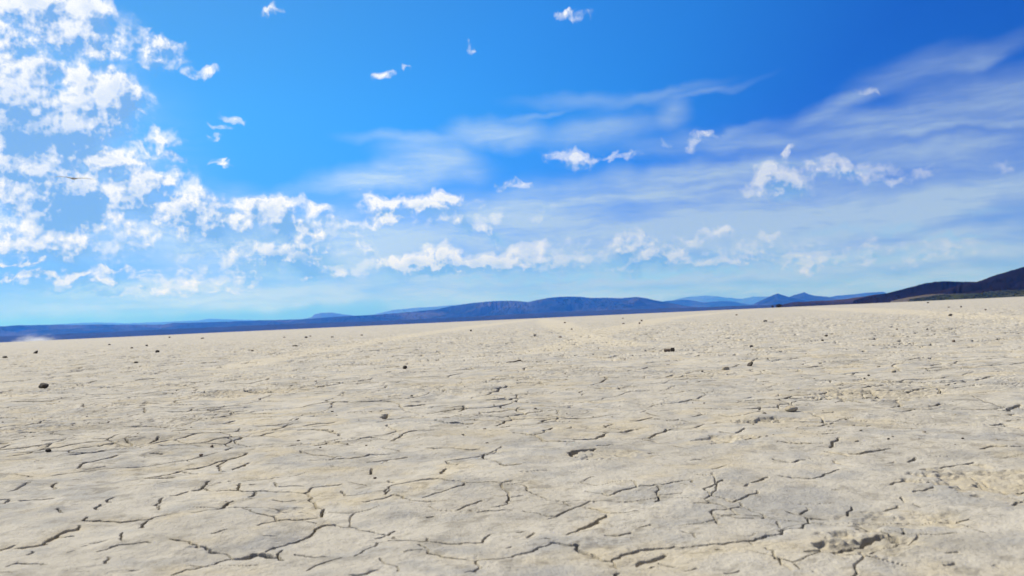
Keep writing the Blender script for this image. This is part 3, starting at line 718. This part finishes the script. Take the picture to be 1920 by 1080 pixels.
# ------------------------------------------------------------------ bird
def bird():
    D = 34.0
    c = ray(137.5, 334.5) * D / 1.0; c[2] += CAM_H
    m, ntb, bb = new_mat('plumage', 0.8); bb.inputs['Base Color'].default_value = (0.16, 0.15, 0.15, 1)
    pb = ntb.node('ShaderNodeTexCoord').outputs['Object']
    ntb.put(bb.inputs['Base Color'], ntb.mix(ntb.mr(ntb.noise(pb, 8, 3), .4, .6), (0.28, 0.29, 0.30), (0.50, 0.50, 0.50)))
    V_, F_ = [], []
    # one closed body grown with the wings: cross sections from wing tip to wing tip (x), through the body
    half = [(0.62, 0.02, .045, .003, .10), (0.56, 0.045, .085, .005, .06), (0.46, 0.055, .12, .008, .02), (0.34, 0.052, .15, .011, -.02), (0.22, 0.040, .17, .014, -.03), (0.12, 0.020, .18, .020, -.02), (0.055, 0.0, .22, .040, 0)]
    secs = [(-x_, z_, ch, th, off) for (x_, z_, ch, th, off) in half] + [(0, -.008, .34, .062, 0)] + [(x_ * 1.15, z_ - .10 * x_, ch, th, off) for (x_, z_, ch, th, off) in half[::-1]]
    n = 14
    for (x_, z_, ch, th, off) in secs:
        for k in range(n):
            a_ = 2 * math.pi * k / n
            V_.append((x_, off + math.cos(a_) * ch * 0.5, z_ + math.sin(a_) * th * 0.8))
    for k in range(len(secs) - 1):
        for s_ in range(n):
            t_ = (s_ + 1) % n
            F_.append((k * n + s_, (k + 1) * n + s_, (k + 1) * n + t_, k * n + t_))
    me = bpy.data.meshes.new('bird'); me.from_pydata(V_, [], [tuple(f) for f in F_] + [tuple(range(n))[::-1], tuple(range((len(secs) - 1) * n, len(secs) * n))])
    # head, bill and tail are drawn out of the central section
    bm = bmesh.new(); bm.from_mesh(me)
    for v in bm.verts:
        if abs(v.co.x) < 0.06:
            q = v.co.y
            if q < -0.10: v.co.y = q - 0.07; v.co.x *= 0.55; v.co.z = v.co.z * 0.9 + 0.01
            if q > 0.10: v.co.y = q + 0.14; v.co.z *= 0.25; v.co.x *= 1.2
    bmesh.ops.recalc_face_normals(bm, faces=bm.faces); bm.to_mesh(me); bm.free()
    for p in me.polygons: p.use_smooth = True
    me.materials.append(m)
    o = bpy.data.objects.new('bird', me); C.objects.link(o)
    md = o.modifiers.new('sub', 'SUBSURF'); md.levels = 1; md.render_levels = 2
    o.location = c; o.rotation_euler = (math.radians(6), math.radians(1), math.radians(20))
    # legs and bill as small parts
    Vb, Fb = tube([(0, -.22, .0), (0, -.26, -.004), (0, -.285, -.014)], [.012, .008, .002], 6)
    tag(o, 'grey bird soaring with wings spread in front of the left clouds', 'bird')
    mb, _, b3 = new_mat('bill', .5); b3.inputs['Base Color'].default_value = (.25, .18, .06, 1)
    mesh_obj('bill', Vb, Fb, mb, o)
bird()

# ------------------------------------------------------------------ dust plume and haze (air)
def vol_mat(name, color, density, absorb, aniso, noise_scale=None):
    m = bpy.data.materials.new(name); m.use_nodes = True
    nt = NT(m.node_tree); m.node_tree.nodes.remove(m.node_tree.nodes['Principled BSDF'])
    out = m.node_tree.nodes['Material Output']
    v = nt.node('ShaderNodeVolumePrincipled', {'Color': color + (1,), 'Density': density, 'Anisotropy': aniso, 'Absorption Color': absorb + (1,)})
    nt.l.new(v.outputs[0], out.inputs['Volume'])
    return m, nt, v
def box(name, lo, hi, mat):
    v = [(x_, y_, z_) for z_ in (lo[2], hi[2]) for y_ in (lo[1], hi[1]) for x_ in (lo[0], hi[0])]
    f = [(0,2,3,1),(4,5,7,6),(0,1,5,4),(2,6,7,3),(0,4,6,2),(1,3,7,5)]
    return mesh_obj(name, v, f, mat, smooth=False)
HAZE_D = 1.6e-4
mh, _, _ = vol_mat('haze_air', (0.042, 0.23, 1.0), HAZE_D, (1, 1, 1), 0.20)
hz = box('haze', (-21000, -21000, -9), (21000, 21000, 520), mh)
tag(hz, 'thin blue air between the viewer and the far hills', kind='stuff')

DP_D = 1500.0
a_, _ = azel(66, 634)
md_, ntd, vd = vol_mat('dust', (0.96, 0.96, 0.95), 0.05, (0.5, 0.5, 0.5), 0.2)
po = ntd.node('ShaderNodeTexCoord').outputs['Object']
nz = ntd.noise(po, 3.2, 3, 0.6)
ln = ntd.vm('LENGTH', ntd.node('ShaderNodeMapping', {'Vector': po, 'Location': (0.0, 0, 0.35)}).outputs[0])
den = ntd.m('MULTIPLY', ntd.m('POWER', ntd.mr(ntd.m('ADD', ln, ntd.m('MULTIPLY', ntd.m('SUBTRACT', nz, 0.5), 1.3)), 0.90, 0.0), 2.0), 0.085)
ntd.put(vd.inputs['Density'], den)
vi, fi = ico(3)
dust = mesh_obj('dust_plume', vi, fi, md_)
dust.location = (DP_D * math.sin(a_), DP_D * math.cos(a_), 3.0)
dust.scale = (54, 24, 18)
tag(dust, 'pale dust plume rising over the lake bed on the far left', 'dust', kind='stuff')

# ------------------------------------------------------------------ sun and sky
SUN_EL, SUN_AZ = math.radians(46), math.radians(-52)     # azimuth from +Y, negative = left
sd = np.array([math.cos(SUN_EL) * math.sin(SUN_AZ), math.cos(SUN_EL) * math.cos(SUN_AZ), math.sin(SUN_EL)])
sl = bpy.data.lights.new('sun', 'SUN'); sl.energy = 5.0; sl.angle = math.radians(0.53); sl.color = (1.0, 0.955, 0.88)
so = bpy.data.objects.new('sun', sl); C.objects.link(so)
so.rotation_euler = Vector(sd).to_track_quat('Z', 'Y').to_euler()

world = bpy.data.worlds.new('World'); scene.world = world; world.use_nodes = True
wt = NT(world.node_tree)
bg = world.node_tree.nodes['Background']
sky = wt.node('ShaderNodeTexSky', sky_type='NISHITA')
sky.sun_disc = False; sky.sun_elevation = SUN_EL; sky.sun_rotation = SUN_AZ
sky.altitude = 1200; sky.air_density = 1.0; sky.dust_density = 0.3; sky.ozone_density = 3.0
SKY_K = 0.072
HORIZON_TINT = (0.30, 0.62, 1.60)
THIN = 0.60
K = FPX / 100
dirn = wt.vm('NORMALIZE', wt.node('ShaderNodeTexCoord').outputs['Generated'])
eln = wt.m('ARCSINE', wt.node('ShaderNodeSeparateXYZ', {0: dirn}).outputs[2])
# cumulus: px, py, radius x, radius y, tilt (deg, + = falls to the right), strength
CUM = [(110,42,85,38,0,.78),(20,30,60,28,0,.62),(60,5,120,22,0,.6),(170,20,35,25,0,.6),(215,75,30,20,-15,.72),(300,102,38,22,5,.90),(226,99,14,7,0,.6),(377,136,17,8,5,.60),(198,128,8,7,0,.5),(255,51,10,6,0,.4),
 (55,120,55,26,15,.78),(140,160,75,26,12,1.0),(215,172,45,24,15,.8),(20,180,70,38,10,1.05),(70,230,95,46,5,1.0),(160,215,36,40,0,.95),(40,265,70,22,0,.85),(210,205,20,18,25,.5),(245,205,22,6,35,.5),
 (60,310,90,26,0,.95),(190,292,62,14,3,.85),(130,325,90,20,8,.9),(285,332,66,17,10,.88),(232,345,60,12,5,.7),(312,264,25,11,8,.72),(268,276,26,7,18,.66),(235,266,12,6,20,.5),(325,292,20,6,20,.45),(270,298,18,7,20,.5),(441,228,12,5,25,.62),(411,235,10,4,20,.5),(402,253,8,3,0,.4),(411,304,10,4,15,.4),(376,340,8,4,0,.4),
 (140,385,55,34,0,1.1),(236,378,40,30,0,1.05),(35,365,55,28,10,.85),(60,400,60,18,0,.8),(118,350,50,22,0,.8),(345,388,48,24,0,.95),(425,384,17,13,0,.8),(495,392,44,24,0,.98),(585,383,28,10,5,.6),(420,420,105,22,4,.85),(540,412,75,16,6,.8),(560,430,60,14,8,.75),(380,440,70,14,4,.6),(170,412,40,8,0,.6),(95,430,60,10,4,.6),(190,432,30,7,0,.5),
 (60,456,95,17,4,.8),(150,478,30,8,-8,.6),(30,496,38,4,0,.62),(252,452,16,5,0,.5),(480,455,95,18,8,.75),(430,475,90,14,0,.55),(545,478,70,26,10,.75),(475,491,11,5,0,.7),(528,484,6,4,0,.6),(370,504,30,5,0,.5),(475,512,18,3,0,.5),
 (80,519,72,5.5,-4,.75),(143,507,20,10,0,.75),(228,505,48,6,-3,.7),(275,518,14,5,0,.5),(165,530,80,7,-2,.6),(360,525,60,10,0,.55),(200,553,60,7,6,.45),(620,510,36,14,0,.72),(590,512,16,5,0,.6),
 (783,378,82,16,2,.88),(840,372,40,13,4,.8),(700,378,30,12,0,.6),(715,412,42,11,-3,.78),(665,412,26,9,0,.5),(905,397,22,7,0,.55),(868,424,22,17,38,.72),(915,438,30,9,20,.66),(968,346,27,8,3,.66),(1022,390,12,10,0,.4),(665,440,20,6,5,.55),
 (686,468,12,10,0,.72),(702,470,7,8,0,.7),(740,500,32,13,0,.78),(845,482,48,18,4,.9),(790,492,60,14,-4,.75),(900,484,36,10,0,.7),(985,470,38,12,2,.75),(1010,463,24,10,0,.7),(960,498,42,13,5,.75),(1080,482,22,10,0,.6),(820,512,90,8,0,.6),(1093,450,18,8,0,.5),
 (1066,297,42,14,6,.84),(1078,316,16,8,5,.66),(1118,297,12,8,0,.62),(1152,288,17,10,0,.75),(1178,288,14,6,5,.55),(1168,448,24,15,0,.75),(1168,472,13,13,0,.8),(1226,472,15,20,5,.8),(1250,490,30,14,0,.6),(1283,475,18,9,0,.75),(1300,486,50,11,0,.72),(1355,490,30,11,0,.68),(1400,492,22,9,0,.6),
 (1330,436,24,9,0,.62),(1295,444,26,9,0,.62),(1350,442,18,9,20,.5),(1445,436,24,9,0,.66),(1438,469,8,5,0,.6),(1474,489,8,6,0,.6),(1458,489,8,4,0,.5),(1497,484,6,3,0,.5),(1527,491,11,6,0,.62),(1410,468,26,7,0,.5),(1630,490,16,10,0,.45),
 (1450,328,22,14,-10,.84),(1473,345,28,24,10,.80),(1437,318,10,9,0,.8),(1500,350,26,16,15,.6),(1470,291,16,6,-50,.72),(1560,302,10,7,0,.7),(1580,306,18,9,10,.66),(1600,320,60,13,4,.62),(1665,340,40,9,4,.55),(1737,324,26,9,-5,.5),(1875,320,16,9,0,.36),(1405,358,40,14,0,.4),
 (1062,29,20,5,8,.40),(1043,25,6,5,0,.5),(1100,22,14,4,-15,.3),(722,136,10,6,10,.66),(757,125,8,4,0,.56),(881,86,8,5,50,.5),(1297,272,10,12,20,.7),(1322,256,12,6,25,.58),(1629,168,9,5,15,.52),(510,24,16,5,-8,.4),(1252,266,8,8,30,.45),
 (850,495,120,20,0,.62),(1010,488,90,22,0,.58),(1230,488,100,24,0,.60),(1170,462,34,26,0,.58),(450,420,130,34,4,.58),(560,474,80,28,8,.55),(240,425,110,18,4,.48),(780,385,110,22,0,.55),(120,470,110,22,0,.5),(620,440,60,24,0,.45),
 (480,380,110,14,6,.5),(150,518,110,10,0,.55),(330,545,120,8,0,.45),(1400,492,110,10,0,.5),(1590,322,75,18,4,.5),(1470,345,48,34,0,.55),(700,500,60,20,0,.62),
 (1130,482,360,28,0,.46),(1550,484,240,22,0,.38),(500,500,150,26,0,.44),(900,410,130,14,0,.38),
 (60,200,150,110,0,.40),(110,330,170,60,0,.42),(60,420,120,40,0,.42),(380,410,150,34,4,.40)]
# high streaky cloud and veils
CIR = [(720,335,110,26,-6,.80),(820,300,85,30,10,.66),(760,262,90,10,4,.42),(905,250,60,22,-5,.66),(970,250,45,24,0,.55),(1120,245,110,24,-3,.50),(1000,215,60,5,-3,.35),(1110,190,120,12,3,.36),(1240,178,100,9,-8,.42),(1330,170,80,7,-8,.42),(1265,212,26,28,30,.50),
 (1800,120,90,20,-12,.45),(1845,118,36,10,-15,.5),(1700,135,80,22,-14,.38),(1860,165,110,26,0,.42),(1560,205,70,14,-12,.60),(1640,225,130,16,4,.5),(1830,205,150,24,2,.48),(1740,240,220,10,4,.5),(1450,265,260,20,3,.42),(1380,250,80,8,-8,.42),(1700,280,200,16,3,.42),
 (1330,320,180,20,0,.62),(1250,360,200,26,3,.64),(1100,370,190,26,0,.62),(1400,385,200,30,-3,.62),(980,405,160,30,0,.66),(1850,365,160,18,-10,.66),(1700,395,230,34,-8,.72),(1550,430,330,34,0,.72),(1150,430,300,30,0,.66),(860,440,200,26,0,.66),(1780,460,300,30,0,.70),(1300,510,700,26,0,.62),(700,480,150,50,0,.62),(560,360,60,14,-4,.30),
 (250,560,300,22,0,.55),(500,470,150,40,0,.6),(900,545,500,20,0,.5),(1600,535,500,22,0,.5),(330,540,240,22,2,.62),(780,560,260,12,0,.5),(1150,555,300,12,0,.5),(640,430,160,50,0,.5),(1230,450,500,40,0,.45),(1500,400,420,70,0,.45),(1350,340,340,30,-3,.4),(1800,300,200,40,-5,.35),(1750,520,300,18,0,.5),(1130,478,360,44,0,.62),(520,480,190,60,0,.62),(300,455,190,50,0,.5),(1000,405,280,50,0,.45),(180,545,170,20,0,.5),(800,525,300,20,0,.55),(1550,480,260,36,0,.5),(120,430,220,40,0,.4),(140,540,100,24,0,.25),(600,540,240,18,0,.58),(60,290,160,100,0,.42),(60,90,140,60,0,.3),(60,300,200,140,0,.35),(1100,550,420,24,0,.6),(1600,540,400,22,0,.5),(300,575,300,14,0,.5),(380,400,160,40,0,.45)]
# grey-blue, shaded cloud masses
SHD = [(140,388,44,30,0,.95),(262,378,20,26,15,.7),(20,232,50,16,0,.5),(90,262,60,14,0,.5),(345,396,22,10,0,.5),(560,424,30,8,0,.9),(505,440,30,9,10,.85),(430,452,30,7,15,.6),(555,500,70,30,0,.72),(100,552,140,26,0,.62),(70,505,120,12,0,.45),(60,480,110,14,0,.4),(875,428,12,14,38,.8),(930,446,24,8,20,.75),(1478,352,26,12,10,.55),(1470,368,20,8,0,.5),
 (900,523,60,5,0,.6),(1060,518,200,9,0,.7),(1250,514,220,7,0,.6),(720,520,26,12,0,.55),(1150,500,60,14,0,.45),(1220,500,60,16,0,.4),(1185,455,26,9,0,.6),(1680,430,40,9,0,.45),(1790,440,50,5,0,.5),(1580,430,60,9,0,.35),(1590,325,50,6,0,.35),(1330,505,120,7,0,.5),(1860,400,60,6,0,.25),(1650,480,160,8,0,.35),(1020,392,10,9,0,.45),(500,398,14,6,0,.5),(1100,500,330,16,0,.42),(540,500,110,34,0,.5),(300,470,120,14,0,.3),(800,505,120,16,0,.4),(420,440,70,9,5,.4),(250,350,40,6,8,.3),(780,396,70,6,2,.4),(1080,312,30,5,5,.3),(60,330,70,8,0,.35),(120,205,50,8,10,.3),(150,290,50,6,0,.35)]
def blob_sum(t, P, blobs, lo, hi, pad=0.0):
    """soft mask of all the blobs that reach the tile lo..hi (in sky units)"""
    acc = None; P0 = P; cnt = 0
    for (px, py, rx, ry, rot, amp) in blobs:
        if rx <= 16: rx *= 1.4; ry *= 1.4; amp *= 0.82
        a_, e_ = azel(px, py); c_ = abs(math.cos(math.radians(rot))); s_ = abs(math.sin(math.radians(rot)))
        ex = 1.75 / 100 * math.hypot(rx * c_, ry * s_) + 0.42 + pad; ey = 1.75 / 100 * math.hypot(rx * s_, ry * c_) + 0.42 + pad
        if not (lo[0] < a_ * K + ex and hi[0] > a_ * K - ex and lo[1] < e_ * K + ey and hi[1] > e_ * K - ey): continue
        cnt += 1
        if cnt % 8 == 0: P = t.vm('ADD', P0, t.vm('SCALE', (1, 0, 0), scale=t.m('MULTIPLY', acc, 1e-7)))   # keeps the compiled shader small
        mp = t.node('ShaderNodeMapping', {'Vector': P, 'Location': (a_ * K, e_ * K, 0), 'Rotation': (0, 0, math.radians(-rot)), 'Scale': (rx / 100, ry / 100, 1)}, vector_type='TEXTURE')
        v = t.mr(t.vm('LENGTH', mp.outputs[0]), 1.75, 0.0, 0.0, amp)
        acc = t.m('MULTIPLY', v, v) if acc is None else t.m('MULTIPLY_ADD', v, v, acc)
    return None if acc is None else t.m('SQRT', acc)

# clear-sky colour: the physical sky, deeper away from the sun as in dry desert air
gam = wt.vm('SCALE', sky.outputs[0], scale=SKY_K)
GLOW = (math.cos(.873) * math.sin(-1.257), math.cos(.873) * math.cos(-1.257), math.sin(.873))   # middle of the bright quarter of the sky
csun = wt.vm('DOT_PRODUCT', dirn, GLOW)
rampn = wt.node('ShaderNodeValToRGB', {0: csun}); cr = rampn.color_ramp; cr.interpolation = 'LINEAR'
STOPS = [(0.0, (.03, .27, .62)), (0.15, (.045, .35, .70)), (0.30, (.12, .66, .90)), (0.437, (.205, .84, .98)), (0.553, (.30, .92, .93)), (0.66, (.42, .96, .87)), (1.0, (.6, 1, .85))]
cr.elements[0].position = 0.0; cr.elements[1].position = 1.0
for p_, c_ in STOPS[1:-1]: cr.elements.new(p_)
for e_, (p_, c_) in zip(cr.elements, STOPS): e_.color = c_ + (1,)
tint = wt.mix(1.0, rampn.outputs[0], (1.0, 1.2, 1.8), 'MULTIPLY')
tint = wt.mix(wt.mr(eln, 0.27, 0.0), tint, wt.mix(wt.mr(csun, 0.0, 0.42, smooth=False), (0.18, 0.36, 1.32), (0.215, 0.475, 1.72)))
clear = wt.mix(1.0, gam, tint, 'MULTIPLY')
# overhead and behind the viewer: unseen grey cloud added to dull the blue skylight
dsep = wt.node('ShaderNodeSeparateXYZ', {0: dirn})
away = wt.m('MAXIMUM', wt.mr(dsep.outputs[1], 0.62, 0.25), wt.mr(dsep.outputs[2], 0.45, 0.70))
clv = wt.vm('DIVIDE', dirn, wt.node('ShaderNodeCombineXYZ', {0: wt.m('MAXIMUM', dsep.outputs[2], 0.12), 1: wt.m('MAXIMUM', dsep.outputs[2], 0.12), 2: 1.0}).outputs[0])
cln = wt.mr(wt.noise(clv, 1.4, 6, 0.6), 0.40, 0.58)
wt.put(bg.inputs[0], wt.mix(wt.m('MULTIPLY', wt.m('MULTIPLY', cln, away), 0.85), clear, (0.36, 0.35, 0.33))); bg.inputs[1].default_value = 1.0

def sky_tile(lo, hi):
    """cloud material for one patch of the sky shell; only the clouds that reach the patch are in it"""
    m = bpy.data.materials.new('cloud_layer'); m.use_nodes = True; m.cycles.emission_sampling = 'NONE'
    t = NT(m.node_tree); m.node_tree.nodes.remove(m.node_tree.nodes['Principled BSDF'])
    dr = t.vm('NORMALIZE', t.node('ShaderNodeNewGeometry').outputs['Position'])
    sp = t.node('ShaderNodeSeparateXYZ', {0: dr})
    el_ = t.m('ARCSINE', sp.outputs[2])
    U = t.node('ShaderNodeCombineXYZ', {0: t.m('MULTIPLY', t.m('ARCTAN2', sp.outputs[0], sp.outputs[1]), K), 1: t.m('MULTIPLY', el_, K), 2: 0.0}).outputs[0]
    cs = t.vm('DOT_PRODUCT', dr, GLOW)
    def warp(vec, scale, amt, detail=2):
        c = t.noise(vec, scale, detail, 0.5, color=True, dims='2D')
        return t.vm('ADD', vec, t.vm('SCALE', t.vm('SUBTRACT', c, (0.5, 0.5, 0.5)), scale=amt))
    col = (0, 0, 0, 1); T = None
    def over(a_, c_):                 # lay colour c_ with opacity a_ over what is there
        nonlocal col, T
        col = t.mix(a_, col, c_); k_ = t.m('SUBTRACT', 1.0, a_); T = k_ if T is None else t.m('MULTIPLY', T, k_)
    mI = blob_sum(t, warp(U, 0.9, 0.40, 3), CIR, lo, hi)
    if mI:
        stv = t.node('ShaderNodeMapping', {'Vector': warp(U, 0.7, 0.30, 3), 'Rotation': (0, 0, math.radians(-8)), 'Scale': (0.30, 2.0, 1)}, vector_type='POINT').outputs[0]
        st = t.noise(stv, 1.5, 8, 0.66, 0.0, dims='2D')
        st2 = t.noise(t.vm('ADD', stv, (7.3, 2.2, 0)), 0.6, 3, 0.5, 0.0, dims='2D')
        cir = t.m('MULTIPLY', mI, t.mr(t.m('MULTIPLY_ADD', st, 0.65, t.m('MULTIPLY', st2, 0.35)), 0.34, 0.66, 0.62, 1.75, smooth=False))
        cir = t.m('MULTIPLY', t.m('MINIMUM', cir, 0.95), t.mr(el_, 0.28, 0.16, 0.55, 0.90))
        over(cir, t.mix(t.mr(cs, 0.15, 0.50), (0.43, 0.57, 0.71), (0.60, 0.78, 0.93)))
    shade = blob_sum(t, warp(U, 3.0, 0.35, 3), SHD, lo, hi)
    if shade:
        shade = t.m('MULTIPLY', shade, t.mr(t.noise(U, 3.5, 5, .6, dims='2D'), .32, .55, .55, 1.35))
        shade = t.m('MINIMUM', shade, 1.0)
        over(t.m('MULTIPLY', shade, 0.62), t.mix(t.mr(el_, 0.03, 0.16), (0.27, 0.56, 0.90), (0.20, 0.42, 0.82)))
    Pw = warp(warp(U, 1.7, 0.45, 1), 6.0, 0.22, 2)
    Mk = blob_sum(t, Pw, CUM, lo, hi)
    if Mk:
        lowf = t.m('MULTIPLY', t.mr(el_, 0.15, 0.035), 0.65)
        def puffs(vec, fine=True):
            g_ = t.noise(vec, 0.95, 3, 0.5, 0.0, 2.1, dims='2D')
            a_ = t.noise(t.vm('ADD', vec, (3.1, 8.2, 0)), 2.3, 8 if fine else 4, 0.60, 0.0, 2.1, dims='2D')
            b_ = t.noise(t.vm('MULTIPLY', vec, (0.9, 1.5, 1.0)), 3.7, 7 if fine else 3, 0.56, 0.0, 2.1, dims='2D')
            ab = t.m('MULTIPLY_ADD', t.m('SUBTRACT', b_, a_), lowf, a_)
            vo = t.node('ShaderNodeTexVoronoi', {'Vector': vec}, feature='SMOOTH_F1', voronoi_dimensions='2D')
            for k_, v_ in (('Scale', 5.0), ('Detail', 1.0), ('Roughness', 0.5), ('Lacunarity', 2.6), ('Smoothness', 0.7)): vo.inputs[k_].default_value = v_
            r_ = t.m('ADD', t.m('MULTIPLY', t.m('SUBTRACT', ab, 0.5), 2.5), t.m('MULTIPLY', t.m('SUBTRACT', g_, 0.5), 1.7))
            return t.m('MULTIPLY_ADD', t.m('SUBTRACT', 0.42, vo.outputs['Distance']), 0.32, r_)
        p0 = puffs(U); p1 = puffs(t.vm('ADD', U, (-0.05, 0.07, 0.0))); p2 = puffs(t.vm('ADD', U, (-0.17, 0.22, 0.0)), False)
        Mk = t.m('MINIMUM', Mk, 1.05)
        D0 = t.m('ADD', t.m('MULTIPLY_ADD', Mk, 1.60, t.mr(cs, 0.40, 0.62, -0.64, -0.34)), p0)
        inside = t.mr(Mk, 0.03, 0.25)
        cov = t.m('MULTIPLY', t.mr(D0, -0.12, 0.60), inside)
        thin = t.m('MULTIPLY', t.mr(D0, -0.8, 0.30), t.m('MULTIPLY', inside, THIN))
        alpha = t.m('MULTIPLY', t.m('MAXIMUM', cov, thin), t.mr(cs, 0.12, 0.45, 0.74, 0.97))
        Mu = blob_sum(t, t.vm('ADD', Pw, (-0.10, 0.20, 0.0)), CUM, lo, hi, 0.25)
        side = t.m('MULTIPLY', t.m('SUBTRACT', Mk, t.m('MINIMUM', Mu, 1.05)), 1.1)
        rel = t.m('MULTIPLY_ADD', t.m('SUBTRACT', p0, p1), 0.85, t.m('MULTIPLY', t.m('SUBTRACT', p0, p2), 0.75))
        lit = t.m('ADD', t.m('ADD', rel, side), 0.56, clamp=True)
        lit2 = t.m('MULTIPLY_ADD', t.mr(D0, 0.55, 1.9), -0.36, lit, clamp=True)
        if shade: lit2 = t.m('MULTIPLY_ADD', shade, -0.85, lit2, clamp=True)
        cumc = t.mix(lit2, (0.20, 0.42, 0.80), (1.0, 1.02, 1.04))
        over(alpha, t.mix(t.mr(cs, 0.42, 0.10), cumc, t.mix(1.0, cumc, (0.76, 0.79, 0.86), 'MULTIPLY')))
    out = m.node_tree.nodes['Material Output']
    if T is None:
        t.l.new(t.node('ShaderNodeBsdfTransparent').outputs[0], out.inputs[0]); return m
    em = t.node('ShaderNodeEmission', {0: col, 1: 0.83})
    tc_ = t.node('ShaderNodeCombineColor', {0: T, 1: T, 2: T})
    tp = t.node('ShaderNodeBsdfTransparent', {0: tc_.outputs[0]})
    t.l.new(t.node('ShaderNodeAddShader', {0: em.outputs[0], 1: tp.outputs[0]}).outputs[0], out.inputs[0])
    return m

# the cloud shell: a piece of dome 30 km out, in patches
NXT, NYT, SUBX, SUBY = 18, 3, 4, 6
X0, X1, Y0, Y1 = -12.0, 12.0, -0.4, 8.0
uu = np.linspace(X0, X1, NXT * SUBX + 1); vv = np.concatenate([np.linspace(Y0, 1.9, SUBY + 1), np.linspace(1.9, 4.2, SUBY + 1)[1:], np.linspace(4.2, Y1, SUBY + 1)[1:]])
VVs, UUs = np.meshgrid(vv / K, uu / K, indexing='ij'); RD = 34000.0
Vs = np.stack([RD * np.cos(VVs) * np.sin(UUs), RD * np.cos(VVs) * np.cos(UUs), RD * np.sin(VVs)], -1).reshape(-1, 3)
ids = np.arange(VVs.size).reshape(VVs.shape)
Fs = np.stack([ids[:-1, :-1], ids[:-1, 1:], ids[1:, 1:], ids[1:, :-1]], -1).reshape(-1, 4)
skym = None
for ty in range(NYT):
    for tx in range(NXT):
        m_ = sky_tile((uu[tx * SUBX], vv[ty * SUBY]), (uu[(tx + 1) * SUBX], vv[(ty + 1) * SUBY]))
        if skym is None: skym = mesh_obj('sky', Vs, Fs, m_, smooth=False)
        else: skym.data.materials.append(m_)
mi = np.fromfunction(lambda j, i: (j // SUBY) * NXT + (i // SUBX), (NYT * SUBY, NXT * SUBX)).astype(np.int32)
skym.data.polygons.foreach_set('material_index', mi.ravel())
tag(skym, 'cumulus and streaky high clouds over the desert', kind='structure')
world.cycles.sampling_method = 'NONE'

# ------------------------------------------------------------------ render settings
scene.view_settings.view_transform = 'Standard'; scene.view_settings.look = 'None'
scene.view_settings.exposure = 0.27; scene.view_settings.gamma = 1.0
cy = scene.cycles
cy.max_bounces = 4; cy.diffuse_bounces = 1; cy.glossy_bounces = 1; cy.transmission_bounces = 1; cy.transparent_max_bounces = 8; cy.volume_bounces = 2
cy.use_denoising = True; cy.caustics_reflective = False; cy.caustics_refractive = False
cy.volume_max_steps = 128
print('script done', time.time() - T0)
